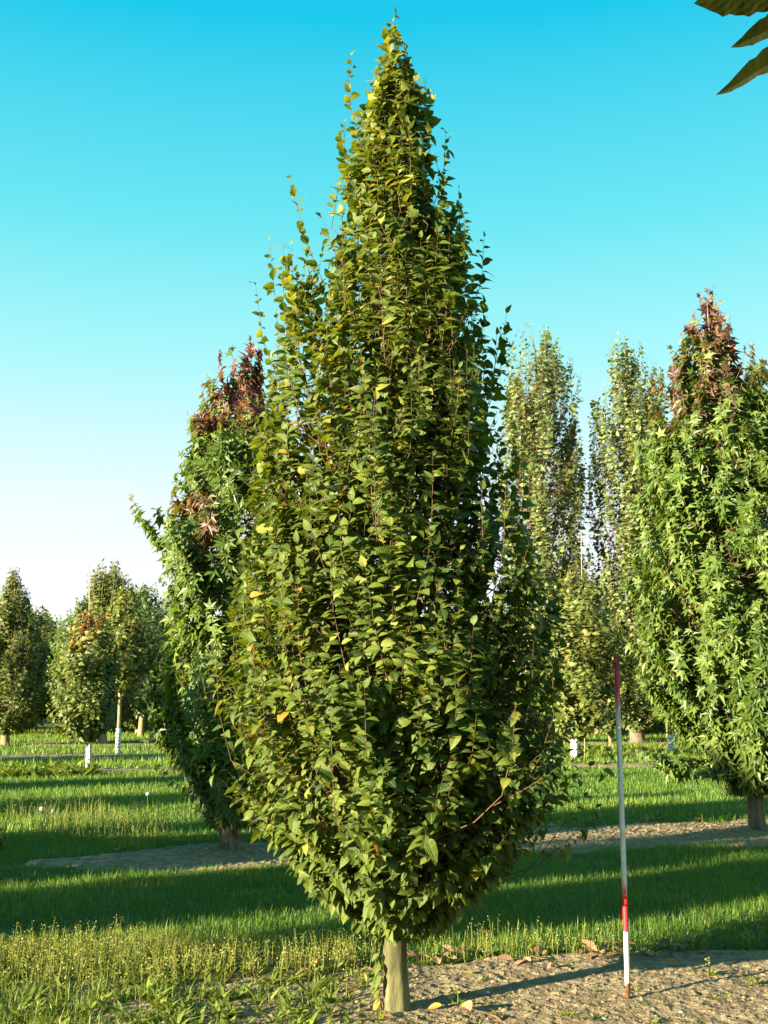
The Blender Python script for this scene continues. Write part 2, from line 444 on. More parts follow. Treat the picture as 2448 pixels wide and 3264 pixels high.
def build_tree(name, loc, label, group, prof, trunk_top, trunk_r, seed, leafmat, bark, templates, leaf_size, n_shoot, per_shoot,
               shoot_len, tilt, droop, spread=.85, umin=.3, n_limb=30, limb_rise=1.5, limb_min=.3, size_jit=.25, autumn_fn=None, tint_fn=None,
               lean=(0, 0), extra_shoots=(), twig_r=.0035, limb_r=.016, separate_limbs=False, leaf_parts=0, face=.6, first=.15, clump=0.0,
               twig_mat=None, fluted=0.0, protrude=.05, upn=.6, hole=None, ajit=.22, rolls=.5, djit=.12, boughs=0, bough_len=1.2, bough_r=.14, share=.65, fill=.9):
    rng = np.random.default_rng(seed)
    loc = np.array(loc, float)
    root = empty(name, loc, label, 'tree', group)
    P = np.array(sorted(prof))
    zs = np.linspace(P[0, 0], P[-1, 0], 400)
    wz = np.interp(zs, P[:, 0], (P[:, 1] + P[:, 2]) / 2) + .04 * (P[:, 1] + P[:, 2]).max()
    cdf = np.cumsum(wz); cdf /= cdf[-1]
    n = n_shoot
    zt = np.interp(rng.random(n), cdf, zs)
    phi = rng.random(n) * 2 * math.pi
    u = umin + (1 - umin) * rng.random(n) ** .55
    u = u + rng.normal(0, protrude, n)
    if clump:
        # uneven outline: whole boughs stand proud or fall back
        ang = phi * 2.2 + 3 * vnoise(zt * 1.0, phi, .8, seed)
        bump = vnoise(np.cos(phi) * 2 + 7, np.sin(phi) * 2 + zt * 1.6, .9, seed + 3) - .5
        u = u * (1 + clump * bump * 2)
    r = env_r(prof, zt, phi) * u
    zrel = (zt - P[0, 0]) / (P[-1, 0] - P[0, 0])
    tl = np.interp(zrel, [0, .12, .35, .7, 1], tilt) + rng.normal(0, .10, n)
    out = np.stack([np.cos(phi), np.sin(phi), np.zeros(n)], -1)
    D = nrm(out * tl[:, None] + UP * np.interp(zrel, [0, .12, .3], [.25, .7, 1.0])[:, None] + rng.normal(0, djit, (n, 3)))
    Ls = shoot_len * (1 + rng.normal(0, .25, n)).clip(.45, 1.8)
    tip = np.concatenate([axis_xy(lean, zt), zt[:, None]], 1) + out * r[:, None]
    if boughs:
        # most shoots belong to a bough: an upswept bundle that ends in a spire of its own
        nb_ = int(n * share)
        zb = np.interp((np.arange(boughs) + rng.random(boughs)) / boughs, cdf, zs)
        pb = rng.random(boughs) * 2 * math.pi
        tb_ = np.interp((zb - P[0, 0]) / (P[-1, 0] - P[0, 0]), [0, .12, .35, .7, 1], tilt)
        ob = np.stack([np.cos(pb), np.sin(pb), np.zeros(boughs)], -1)
        tpb = np.concatenate([axis_xy(lean, zb), zb[:, None]], 1) + ob * (env_r(prof, zb, pb) * rng.uniform(.88, 1.07, boughs))[:, None]
        db = nrm(ob * tb_[:, None] * .8 + UP * np.interp((zb - P[0, 0]) / (P[-1, 0] - P[0, 0]), [0, .12, .3], [.4, .8, 1.0])[:, None] + rng.normal(0, djit * .6, (boughs, 3)))
        lb = bough_len * rng.uniform(.65, 1.3, boughs)
        bi = rng.integers(0, boughs, nb_)
        tq = rng.random(nb_) ** .85
        pt_ = tpb[bi] - db[bi] * (lb[bi] * (1 - tq))[:, None] + rng.normal(0, 1, (nb_, 3)) * (bough_r * (1 - .8 * tq))[:, None] * np.array([1, 1, .6])
        pt_[:, 2] = np.maximum(pt_[:, 2], P[0, 0] + .02)
        tip[:nb_] = pt_
        tip[nb_:, :2] = axis_xy(lean, tip[nb_:, 2]) + (tip[nb_:, :2] - axis_xy(lean, tip[nb_:, 2])) * fill
        zt = tip[:, 2].copy()
        rel = tip[:, :2] - axis_xy(lean, zt)
        # nothing strays far outside the crown
        phi = np.arctan2(rel[:, 1], rel[:, 0]); rad = np.linalg.norm(rel, axis=1); lim = env_r(prof, zt, phi) * 1.10 + .03
        rel *= np.minimum(1, lim / np.maximum(rad, 1e-6))[:, None]
        tip[:, :2] = axis_xy(lean, zt) + rel
        zrel = ((zt - P[0, 0]) / (P[-1, 0] - P[0, 0])).clip(0, 1)
        out = np.stack([np.cos(phi), np.sin(phi), np.zeros(n)], -1)
        D[:nb_] = nrm(db[bi] + rng.normal(0, djit * 1.3, (nb_, 3)) + out[:nb_] * .15)
    start = tip - D * Ls[:, None]
    # the woody lower end of a shoot stays inside the foliage
    sz_ = start[:, 2].clip(P[0, 0], P[-1, 0]); srel = start[:, :2] - axis_xy(lean, start[:, 2])
    slim = env_r(prof, sz_, np.arctan2(srel[:, 1], srel[:, 0])) * .80
    srel *= np.minimum(1, slim / np.maximum(np.linalg.norm(srel, axis=1), 1e-6))[:, None]
    start[:, :2] = axis_xy(lean, start[:, 2]) + srel
    start_in = np.linalg.norm(srel, axis=1) / np.maximum(slim, 1e-6)
    if extra_shoots:
        e0 = np.array([e[0] for e in extra_shoots], float); e1 = np.array([e[1] for e in extra_shoots], float)
        start = np.vstack([start, e0]); tip = np.vstack([tip, e1])
        dd = e1 - e0; el = np.linalg.norm(dd, axis=1)
        D = np.vstack([D, dd / el[:, None]]); Ls = np.concatenate([Ls, el])
        phi = np.concatenate([phi, np.arctan2(e1[:, 1], e1[:, 0])])
        zt = np.concatenate([zt, e1[:, 2]]); n = len(zt)
        zrel = ((zt - P[0, 0]) / (P[-1, 0] - P[0, 0])).clip(0, 1)
        out = np.stack([np.cos(phi), np.sin(phi), np.zeros(n)], -1)
    start[:, 2] = np.maximum(start[:, 2], P[0, 0] * .8 + .02)
    # keep the shoot's lower end outside the trunk's other side
    # ---- trunk
    k = 36
    tz = np.concatenate([np.linspace(-.12, .5, 12), np.linspace(.55, trunk_top, k - 12)])
    taper = np.interp(tz / trunk_top, [-.1, 0, .04, .1, .5, 1], [1.35, 1.22, 1.05, 1.0, .62, .06]) * trunk_r
    TP = np.concatenate([axis_xy(lean, np.maximum(tz, 0)), tz[:, None]], 1)
    wob = .25 * trunk_r
    TP[:, 0] += wob * np.sin(tz * 1.7 + seed); TP[:, 1] += wob * np.cos(tz * 1.3 + seed)
    TP[:, :2] -= [wob * math.sin(seed), wob * math.cos(seed)]
    sides = 28 if separate_limbs else 10
    V, T = tube(TP, taper, sides)
    if fluted:
        body = V[:k * sides].reshape(k, sides, 3)
        ang = np.arange(sides) / sides * 2 * math.pi
        fl = 1 + fluted * (np.sin(ang * 3 + 1) * .6 + np.sin(ang * 5 + 2.2) * .4)[None, :] * np.interp(tz, [0, .15, 1], [1.6, 1, .8])[:, None]
        body[:] = TP[:, None, :] + (body - TP[:, None, :]) * fl[:, :, None]
    link('trunk', mesh_arrays('trunk', V, T, smooth=True), bark, root)
    # ---- limbs
    pick = [q for q in rng.permutation(n_shoot) if start_in[q] < .9][:n_limb]
    limbs, samples = [], []
    for i in pick:
        e = start[i]
        rr = math.hypot(e[0] - lean[0] * e[2], e[1] - lean[1] * e[2])
        z0 = max(limb_min + .04 * rng.random() * 3, e[2] - rr * limb_rise)
        z0 = min(z0, trunk_top * .97)
        a = np.array([lean[0] * z0, lean[1] * z0, z0])
        mid = (a + e) / 2 + np.array([(e[0] - a[0]) * .12, (e[1] - a[1]) * .12, -.06 * abs(e[2] - z0)])
        t = np.linspace(0, 1, 9)[:, None]
        c = (1 - t) ** 2 * a + 2 * t * (1 - t) * mid + t * t * e
        c[1:-1] += rng.normal(0, .012, (7, 3))
        tr = np.interp(z0 / trunk_top, [0, 1], [1, .35])
        limbs.append(tube(c, np.linspace(limb_r, limb_r * .3, 9) * tr, 6 if separate_limbs else 4))
        samples.append(c)
    tzs = np.linspace(max(limb_min, P[0, 0] * .95), trunk_top, 40)
    tsamp = np.concatenate([axis_xy(lean, tzs), tzs[:, None]], 1)
    samples.append(tsamp)
    if separate_limbs:
        for V, T in limbs:
            link('limb', mesh_arrays('limb', V, T, smooth=True), M['twig'], root)
    elif limbs:
        V, T = join(limbs)
        link('branches', mesh_arrays('branches', V, T, smooth=True), bark, root, kind='stuff')
    # ---- shoots: a fine stem from the nearest limb point, curving up to its tip
    S = np.vstack(samples)
    kk = 7
    C = np.zeros((n, kk, 3))
    base = np.zeros((n, 3))
    for i0 in range(0, n, 400):
        dlt = start[i0:i0 + 400, None, :] - S[None]
        st_ = start[i0:i0 + 400]
        rin = np.linalg.norm(S[:, :2] - axis_xy(lean, S[:, 2]), axis=1)[None, :] - np.linalg.norm(st_[:, :2] - axis_xy(lean, st_[:, 2]), axis=1)[:, None]
        dist = np.linalg.norm(dlt, axis=2) + np.where(dlt[:, :, 2] < .03, 1.5, 0) + 3.0 * np.maximum(0, rin + .02)
        base[i0:i0 + 400] = S[dist.argmin(1)]
    tt = np.linspace(0, 1, 5)[None, :, None]
    bow = out * (.06 * Ls)[:, None] - UP * (.02 * Ls)[:, None]
    gap = np.linalg.norm(start - base, axis=1)
    ctrl = start - D * (.35 * np.minimum(gap, .4))[:, None]
    C[:, 0] = base; C[:, 1] = .25 * base + .5 * ctrl + .25 * start
    C[:, 2:] = start[:, None, :] * (1 - tt) + tip[:, None, :] * tt + bow[:, None, :] * (4 * tt * (1 - tt)) + rng.normal(0, .006, (n, 5, 3)) * (Ls[:, None, None] * 2)
    R = np.tile(np.array([1.7, 1.5, 1.25, 1.05, .85, .65, .4]) * twig_r, (n, 1))
    if separate_limbs: V, T = tubes_batch(C[:, [0, 1, 2, 4, 6]], R[:, [0, 1, 2, 4, 6]], 3)
    else: V, T = tubes_batch(C[:, [0, 2, 4, 6]], R[:, [0, 2, 4, 6]], 3)
    link('twigs', mesh_arrays('twigs', V, T, smooth=True), twig_mat or M['twig'], root, kind='stuff')
    # ---- leaves, two-ranked along each shoot
    m = per_shoot
    t = (first + (1 - first) * (np.arange(m) + .5) / m)[None, :] + rng.normal(0, .3 / m, (n, m))
    t = t.clip(0, 1)
    t[:, -1] = 1
    # longer shoots carry more leaves: drop some on short ones
    keep = (rng.random((n, m)) < (Ls / shoot_len).clip(.5, 1)[:, None])
    keep[:, -1] = True
    if extra_shoots: keep[-len(extra_shoots):] = True
    seg = (t * 4).clip(0, 3.999); si = seg.astype(int); sf = (seg - si)[:, :, None]
    rows = np.arange(n)[:, None]
    pos = C[rows, si + 2] * (1 - sf) + C[rows, si + 3] * sf
    Dm = np.repeat(D[:, None, :], m, 1); Om = np.repeat(out[:, None, :], m, 1)
    roll = rng.normal(0, rolls, n)
    side0 = np.cross(D, nrm(out + UP * .01)); side0 = nrm(side0)
    b0 = side0 * np.cos(roll)[:, None] + np.cross(D, side0) * np.sin(roll)[:, None]
    sgn = np.where(np.arange(m) % 2 == 0, 1., -1.)[None, :, None]
    dr = (np.interp(zrel, [0, .2, .5, 1], droop))[:, None, None]
    A = sgn * b0[:, None, :] * spread + Dm * .40 + Om * .35 - UP * dr + rng.normal(0, ajit, (n, m, 3))
    A[:, -1] = D * 1.0 + rng.normal(0, .2, (n, 3)) - UP * dr[:, 0] * .6
    Nn = UP * upn + Om * face + rng.normal(0, .28, (n, m, 3))
    sz = leaf_size * (1 + rng.normal(0, size_jit, (n, m))).clip(.5, 1.6) * np.interp(t, [0, .6, 1], [1, 1.05, .68])
    tint = (.5 + rng.normal(0, .2, (n, m)) + rng.normal(0, .12, (n, 1))).clip(0, .96)
    flip = rng.random((n, m))
    tint[flip > .995] = .99
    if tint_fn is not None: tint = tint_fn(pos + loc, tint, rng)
    au = autumn_fn(pos, rng) if autumn_fn is not None else None
    f = keep.ravel()
    if hole is not None: f &= ~hole(pos, rng).ravel()
    pos, A, Nn, sz, tint = pos.reshape(-1, 3)[f], A.reshape(-1, 3)[f], Nn.reshape(-1, 3)[f], sz.ravel()[f], tint.ravel()[f]
    if au is not None: au = au.ravel()[f]
    which = rng.integers(0, len(templates), len(pos))
    if leaf_parts:
        # the leaves that show largest from where the photograph was taken become parts of their own
        A_ = nrm(A); B_ = nrm(np.cross(Nn, A_)); N_ = np.cross(A_, B_)
        c = pos + loc + A_ * sz[:, None] * .5
        v = c - np.array([0, 0, EYE])
        dist = np.linalg.norm(v, axis=1)
        cell = np.floor(np.stack([v[:, 0] / v[:, 1], v[:, 2] / v[:, 1]], -1) / (leaf_size * .55 / dist.mean())).astype(int)
        best = {}
        for i in np.argsort(dist):
            best.setdefault((cell[i, 0], cell[i, 1]), i)
        vis = np.array(list(best.values()))
        vis = vis[np.abs(v[vis, 0] / v[vis, 1]) < .335]
        score = sz[vis] ** 2 * np.abs((N_[vis] * v[vis]).sum(1) / dist[vis]) / dist[vis] ** 2
        top = vis[np.argsort(-score)[:leaf_parts]]
        nb = 5
        ab = [0.0, .5, 1.0] if au is not None else [None]
        meshes = {}
        for i in top:
            tb = min(nb - 1, int(tint[i] * nb)); 
            aa = None if au is None else min(range(3), key=lambda q: abs(ab[q] - au[i]))
            key = (which[i], tb, aa)
            if key not in meshes:
                tv, tt2, tuv = templates[which[i]]
                at = {'tint': ('FLOAT', np.full(len(tv), (tb + .5) / nb)), 'leafuv': ('FLOAT2', tuv)}
                if aa is not None: at['autumn'] = ('FLOAT', np.full(len(tv), ab[aa]))
                meshes[key] = mesh_arrays('leaf', tv, tt2, at)
            o = link('leaf', meshes[key], leafmat, root)
            Mx = Matrix(((A_[i, 0], B_[i, 0], N_[i, 0], 0), (A_[i, 1], B_[i, 1], N_[i, 1], 0), (A_[i, 2], B_[i, 2], N_[i, 2], 0), (0, 0, 0, 1)))
            o.matrix_local = Matrix.Translation(Vector(pos[i])) @ Mx @ Matrix.Scale(float(sz[i]), 4)
        msk = np.ones(len(pos), bool); msk[top] = False
        pos, A, Nn, sz, tint, which = pos[msk], A[msk], Nn[msk], sz[msk], tint[msk], which[msk]
        if au is not None: au = au[msk]
    V, T, at = place_leaves(templates, pos, A, Nn, sz, tint, au, which)
    link('crown', mesh_arrays('crown', V, T, at), leafmat, root, kind='stuff')
    return root

# ---- the hornbeam in the middle
HORN_PROF = [(6.18, .02, .02), (5.88, .09, .08), (5.69, .17, .16), (5.30, .30, .26), (4.98, .36, .31), (4.67, .50, .42), (4.36, .64, .50), (4.06, .73, .60), (3.76, .80, .67),
             (3.47, .83, .66), (3.18, .90, .74), (2.89, .94, .84), (2.61, .97, .89), (2.33, .99, .93), (2.05, 1.05, .96), (1.78, 1.07, 1.02), (1.51, 1.02, 1.02), (1.25, .93, .98),
             (0.99, .74, .80), (.80, .52, .56), (.64, .26, .32), (.56, .10, .18)]
spires = [((-.45, 0, 4.35), (-.66, .0, 5.03)), ((-.60, .1, 3.95), (-.80, .1, 4.66)), ((-.20, 0, 5.2), (-.28, 0, 5.88)), ((.32, 0, 4.3), (.41, 0, 4.97)), ((.45, .1, 4.1), (.58, .1, 4.68)),
          ((.55, .1, 3.5), (.70, .1, 4.18)), ((.50, .2, 3.3), (.64, .2, 4.05)), ((0, 0, 5.45), (.0, 0, 6.18)), ((.02, 0, 5.3), (.06, 0, 5.95)), ((.12, .0, 5.1), (.20, 0, 5.72)), ((-.1, 0, 5.2), (-.07, 0, 5.9)),
          ((-.1, -.1, 5.0), (-.12, -.12, 5.6)), ((.05, -.1, 5.0), (.09, -.1, 5.62)), ((-.7, 0, 3.6), (-.85, 0, 4.32)), ((.72, -.15, .78), (1.24, -.15, 1.52)), ((.80, -.1, .82), (1.14, -.1, 1.14)),
          ((.24, 0, 4.8), (.32, 0, 5.33)), ((-.26, 0, 4.9), (-.33, 0, 5.42))]
rs = np.random.default_rng(5)
for q in range(90):      # low boughs hiding the crown's underside
    a = rs.random() * 6.283; r1 = rs.uniform(.12, .62); zz = rs.uniform(.60, .76) + .28 * (r1 - .2)
    r0 = max(.05, r1 - .30)
    spires.append(((r0 * math.cos(a), r0 * math.sin(a), zz + rs.uniform(-.02, .08)), (r1 * math.cos(a), r1 * math.sin(a), zz)))
for q in range(70):      # upright shoots standing clear of the outline
    a = rs.random() * 6.283; zt = rs.uniform(1.6, 5.3); rr_ = 0.0; ln = rs.uniform(.4, .7); rr_ = min(float(env_r(HORN_PROF, zt - .25, a)) * rs.uniform(.92, 1.06), float(env_r(HORN_PROF, zt - ln, a)) + .06)
    spires.append((((rr_ - .10) * math.cos(a), (rr_ - .10) * math.sin(a), zt - ln), (rr_ * math.cos(a), rr_ * math.sin(a), zt)))
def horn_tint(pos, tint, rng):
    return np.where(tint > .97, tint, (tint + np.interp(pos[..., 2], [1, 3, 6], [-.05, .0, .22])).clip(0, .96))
horn = build_tree('hornbeam_tree', (.07, 6.65, 0), 'tall cone-shaped hornbeam filling the middle of the picture, full to the ground', None, HORN_PROF, 6.0, .066, 3,
                  M['horn'], M['hornbark'], HORN, .073, 2250, 18, .50, [.95, .70, .40, .22, .12], [.60, .08, -.16, -.22], n_limb=64, limb_rise=2.0, limb_min=.60,
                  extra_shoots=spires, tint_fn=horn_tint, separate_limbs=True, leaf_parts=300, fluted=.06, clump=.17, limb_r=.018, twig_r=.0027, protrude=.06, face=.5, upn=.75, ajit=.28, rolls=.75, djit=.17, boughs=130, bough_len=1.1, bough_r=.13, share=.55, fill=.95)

# ---- the two sweetgums in the second row
def gum_autumn_left(pos, rng):
    h = pos[..., 2]
    x = vnoise(pos[..., 0] * 3 + 20, pos[..., 2] * 3, 1.0, 31) - .5
    return np.clip((h - 4.2 + x * 3.0) / .9, 0, 1) * (rng.random(h.shape) < .8)
def gum_autumn_right(pos, rng):
    h = pos[..., 2]
    x = vnoise(pos[..., 0] * 3 + 20, pos[..., 2] * 3, 1.0, 41) - .5
    return np.clip((h - 5.4 + x * 1.8) / 1.4, 0, .9) * (rng.random(h.shape) < .78)
GUML = [(6.1, .12, .12), (5.6, .38, .40), (5.1, .58, .65), (4.6, .74, .8), (4.2, .82, 1.0), (3.8, .98, 1.1), (3.2, .92, 1.15), (2.6, .90, 1.2), (2.0, .92, 1.2), (1.4, .90, 1.2), (.9, .72, 1.0), (.6, .45, .7), (.42, .2, .3)]
gumL = build_tree('sweetgum_tree', (-1.77, 13.2, 0), 'sweetgum with purple-red top leaves, half hidden behind the hornbeam', None, GUML, 5.9, .11, 11,
                  M['gum'], M['gumbark'], GUM, .130, 800, 13, .60, [.9, .8, .6, .45, .25], [.75, .6, .45, .3], n_limb=40, limb_rise=1.1, limb_min=.35,
                  autumn_fn=gum_autumn_left, leaf_parts=300, separate_limbs=True, clump=.2, limb_r=.022, twig_r=.004, face=.9, upn=.5, protrude=.07,
                  extra_shoots=[((-.75, 0, 3.55), (-1.10, 0, 3.82)), ((-.7, -.1, 3.4), (-1.02, -.15, 3.70)), ((-.7, .1, 3.7), (-1.0, .1, 4.0)), ((-.9, -.1, 3.6), (-1.25, -.1, 4.1)), ((.0, 0, 5.6), (.12, 0, 6.1)), ((-.1, 0, 5.3), (-.26, 0, 5.95)), ((-.35, 0, 4.7), (-.62, 0, 5.15))], boughs=42, bough_len=1.1, bough_r=.2, share=.65, fill=.86, djit=.2)
GUMR = [(7.5, .05, .05), (7.1, .22, .22), (6.7, .62, .6), (6.3, .90, .9), (5.9, 1.02, 1.05), (5.4, 1.15, 1.15), (4.8, 1.25, 1.3), (4.2, 1.35, 1.4), (3.4, 1.45, 1.5), (2.6, 1.5, 1.55), (2.0, 1.5, 1.6), (1.70, 1.25, 1.6), (1.35, .85, 1.4), (1.0, .5, 1.0), (.66, .25, .4)]
gumR = build_tree('sweetgum_tree', (4.93, 15.16, 0), 'big bright green sweetgum with reddish tip at the right edge', None, GUMR, 7.3, .10, 12,
                  M['gum'], M['gumbark'], GUM, .140, 1350, 13, .66, [1.0, .85, .6, .45, .25], [.75, .6, .45, .3], n_limb=50, limb_rise=1.0, limb_min=.45,
                  autumn_fn=gum_autumn_right, leaf_parts=300, separate_limbs=True, clump=.16, limb_r=.026, twig_r=.0045, face=.9, upn=.5, lean=(-.045, 0), protrude=.06,
                  extra_shoots=[((-.15, 0, 6.9), (-.24, 0, 7.52)), ((-.5, 0, 6.2), (-.86, 0, 6.62)), ((-.6, 0, .9), (-1.55, -.1, 1.02)), ((-.7, 0, .8), (-1.45, -.2, .86)), ((-.6, .1, .7), (-1.2, .1, .78)),
                                ((-.8, -.2, .95), (-1.6, -.3, 1.05)), ((-.4, -.3, .8), (-1.1, -.4, .92)), ((-.5, .2, .85), (-1.35, .2, .98)), ((-.3, -.4, .75), (-.9, -.5, .8)), ((-.6, -.1, .95), (-1.3, -.15, .90))], boughs=60, bough_len=1.3, bough_r=.22, share=.6, fill=.9, djit=.2)

# ---- poplars behind, on the right
def pop_prof(h, w):
    return [(h, .3, .3), (h * .96, w * .5, w * .5), (h * .90, w * .8, w * .8), (h * .78, w * .95, w), (h * .55, w, w), (h * .35, w * .95, w * .95), (h * .18, w * .85, w * .85), (h * .08, w * .6, w * .6), (h * .045, .4, .4)]
POPKW = dict(templates=POP, leafmat=M['poplar'], bark=M['gumbark'], droop=[.4, .3, .25, .2], n_limb=40, limb_rise=2.6, limb_min=.7, clump=.26, limb_r=.06, twig_r=.008, boughs=46, bough_len=3.2, bough_r=.33, share=.68, fill=.95, spread=.7, umin=.15, face=.5, protrude=.08)
build_tree('poplar_tree', (6.35, 42.0, 0), 'tall upright poplar standing just right of the hornbeam', None, pop_prof(16.3, 1.75), 15.8, .22, 21, leaf_size=.185, n_shoot=1650, per_shoot=13, shoot_len=1.5, tilt=[.5, .4, .3, .25, .15], lean=(-.028, 0), **POPKW)
build_tree('poplar_tree', (9.4, 42.0, 0), 'tall poplar between the red-and-white pole and the right-hand sweetgum', None, pop_prof(15.9, 1.65), 15.4, .24, 22, leaf_size=.185, n_shoot=1600, per_shoot=13, shoot_len=1.5, tilt=[.5, .4, .3, .25, .15], lean=(.008, 0), **POPKW)
build_tree('poplar_tree', (13.6, 44.0, 0), 'poplar mostly hidden behind the right-hand sweetgum', None, pop_prof(15.2, 1.7), 14.8, .22, 23, leaf_size=.20, n_shoot=850, per_shoot=13, shoot_len=1.5, tilt=[.5, .4, .3, .25, .15], lean=(.03, 0), **POPKW)

# ---- young trees and backdrop
def maple_red(pos, rng):
    h = pos[..., 2]
    x = vnoise(pos[..., 0] * 2 + 9, pos[..., 2] * 2, .9, 51) - .5
    return np.clip((h - 2.75 + x * 2.4) / .7, 0, 1) * (rng.random(h.shape) < .38) * (pos[..., 0] < .35)
build_tree('young_maple', (-6.99, 26.9, 0), 'young maple turning red near its top, slim trunk in a white dotted guard', None,
           [(3.9, .15, .1), (3.5, .5, .4), (3.0, .8, .65), (2.4, .95, .75), (1.8, 1.0, .75), (1.3, 1.05, .65), (1.0, .9, .45), (.85, .35, .25)], 3.6, .05, 31, M['maple'], M['farbark'], SMALL, .15, 420, 12, .55,
           [.9, .8, .7, .5, .3], [.5, .4, .3, .3], n_limb=24, limb_min=.85, clump=.3, autumn_fn=maple_red, limb_r=.02, twig_r=.006)
highT = build_tree('young_tree', (-7.82, 33.3, 0), 'young leafy tree on a slanting ochre trunk, guard at its foot', None,
           [(5.0, .15, .15), (4.5, .55, .5), (4.0, .85, .75), (3.4, 1.0, 1.0), (2.8, .9, 1.0), (2.4, .65, .7), (2.1, .3, .35)], 4.7, .065, 32, M['bush'], M['farbark'], SMALL, .17, 430, 12, .6,
           [.9, .8, .6, .4, .3], [.5, .4, .3, .3], n_limb=24, limb_min=2.0, clump=.3, limb_r=.02, twig_r=.007, lean=(.02, 0))
colL = build_tree('column_tree', (-13.2, 39.5, 0), 'dense columnar tree with tan upright twigs at the left edge', None,
           [(6.25, .1, .1), (5.6, .45, .45), (4.6, .8, .9), (3.6, 1.2, 1.3), (2.6, 1.5, 1.5), (1.6, 1.6, 1.6), (1.0, 1.3, 1.4), (.6, .7, .8)], 5.9, .14, 33, M['column'], M['farbark'], SMALL, .17, 1000, 12, .95,
           [.8, .6, .4, .3, .15], [.4, .3, .2, .2], n_limb=40, limb_rise=2, limb_min=.7, clump=.2, limb_r=.03, twig_r=.010, twig_mat=M['farbark'])
colM = build_tree('column_tree', (-10.15, 40.9, 0), 'columnar tree with several thin spires behind the reddening maple', None,
           [(6.7, .3, .4), (6.0, .7, .8), (5.0, .95, 1.0), (4.0, 1.2, 1.2), (3.0, 1.4, 1.4), (2.0, 1.4, 1.4), (1.2, 1.1, 1.1), (.8, .6, .6)], 6.3, .15, 34, M['column'], M['farbark'], SMALL, .17, 800, 12, .95,
           [.8, .6, .4, .25, .12], [.4, .3, .2, .2], n_limb=40, limb_rise=2, limb_min=.9, clump=.3, limb_r=.03, twig_r=.010, twig_mat=M['farbark'])
bushT = build_tree('young_tree', (5.3, 31.6, 0), 'bright bushy young tree just right of the hornbeam, white guard on its trunk', None,
           [(5.4, .2, .3), (4.8, .7, .8), (4.0, 1.0, 1.15), (3.2, 1.2, 1.3), (2.4, 1.25, 1.3), (1.7, 1.2, 1.2), (1.1, 1.0, .95), (.75, .5, .5)], 5.0, .075, 35, M['bush'], M['farbark'], SMALL, .17, 800, 12, .7,
           [.9, .8, .6, .4, .3], [.5, .4, .3, .3], n_limb=34, limb_min=.9, clump=.25, limb_r=.025, twig_r=.007, lean=(.03, 0))
build_tree('young_tree', (8.81, 34.8, 0), 'young tree with blue-topped white guard, left of the right-hand sweetgum trunk', None,
           [(4.9, .1, .1), (4.3, .5, .6), (3.5, .9, .9), (2.6, 1.0, 1.0), (1.9, .9, .9), (1.3, .6, .6), (1.05, .3, .3)], 4.6, .06, 36, M['bush'], M['farbark'], SMALL, .17, 420, 11, .6,
           [.9, .8, .6, .4, .3], [.5, .4, .3, .3], n_limb=24, limb_min=1.0, clump=.3, limb_r=.02, twig_r=.007)
locA = build_tree('locust_tree', (-10.1, 47.0, 0), 'pale feathery tree rising behind the slanting young tree', None,
           [(6.5, .3, .3), (5.9, .9, .9), (5.0, 1.4, 1.4), (4.0, 1.7, 1.7), (3.0, 1.7, 1.7), (2.0, 1.4, 1.4), (1.2, .9, .9)], 6.0, .13, 37, M['locust'], M['farbark'], SMALL, .20, 700, 14, .9,
           [1.1, 1.0, .9, .8, .5], [.4, .35, .3, .3], n_limb=30, limb_min=1.0, clump=.35, limb_r=.03, twig_r=.010, spread=1.2, first=0)
wood = build_tree('background_tree', (-17.5, 55, 0), 'round-headed green tree in the far row behind the meadow', 'far row of trees behind the meadow',
           [(6.0, .6, .6), (5.4, 1.5, 1.5), (4.4, 2.2, 2.2), (3.2, 2.5, 2.5), (2.0, 2.4, 2.4), (1.2, 2.0, 2.0), (.7, 1.0, 1.0)], 5.4, .16, 38, M['column'], M['farbark'], SMALL, .25, 800, 12, 1.1,
           [1.0, .9, .7, .5, .3], [.4, .3, .25, .2], n_limb=26, limb_min=.8, clump=.3, limb_r=.04, twig_r=.012)
copy_thing(locA, (-13.0, 48.5, 0), 2.1, 'pale feathery tree behind the gap left of the reddening maple', scale=.93)
rngb = np.random.default_rng(77)
for i, x in enumerate(np.arange(-24, 27, 3.3)):
    copy_thing(wood, (x + rngb.normal(0, .4), 56 + rngb.normal(0, 1.2) + (4 if i % 2 else 0), 0), rngb.random() * 6.28, wood['label'], wood['group'], scale=.85 + .3 * rngb.random())
for i, x in enumerate(np.arange(-30, 34, 4.2)):
    copy_thing(wood, (x + rngb.normal(0, .5), 70 + rngb.normal(0, 1.5), -.3), rngb.random() * 6.28, wood['label'], wood['group'], scale=.95 + .25 * rngb.random())
for x, y in [(-20.5, 49), (-17, 51), (-14.2, 52), (-11.2, 51.5), (-8.2, 51), (-5.4, 50), (6.2, 51.5), (9.6, 51), (13, 51)]:
    copy_thing(wood, (x, y, 0), rngb.random() * 6.28, wood['label'], wood['group'], scale=.72 + .15 * rngb.random())
for i, (x, y, s, lab) in enumerate([(7.6, 38.0, .62, 'low bushy tree between the hornbeam and the red-and-white pole'),
                                    (11.4, 40.0, .72, 'bushy tree in front of the poplars, behind the right-hand sweetgum')]):
    copy_thing(bushT, (x, y, 0), 1.3 + i * 2, lab, scale=s * 1.35)
copy_thing(colM, (11.9, 47.0, 0), 1.0, 'dark columnar tree between the two poplars and the right-hand sweetgum', scale=1.15)
copy_thing(colL, (8.3, 48.0, 0), 2.0, 'dark columnar tree behind the gap between the poplars', scale=1.05)

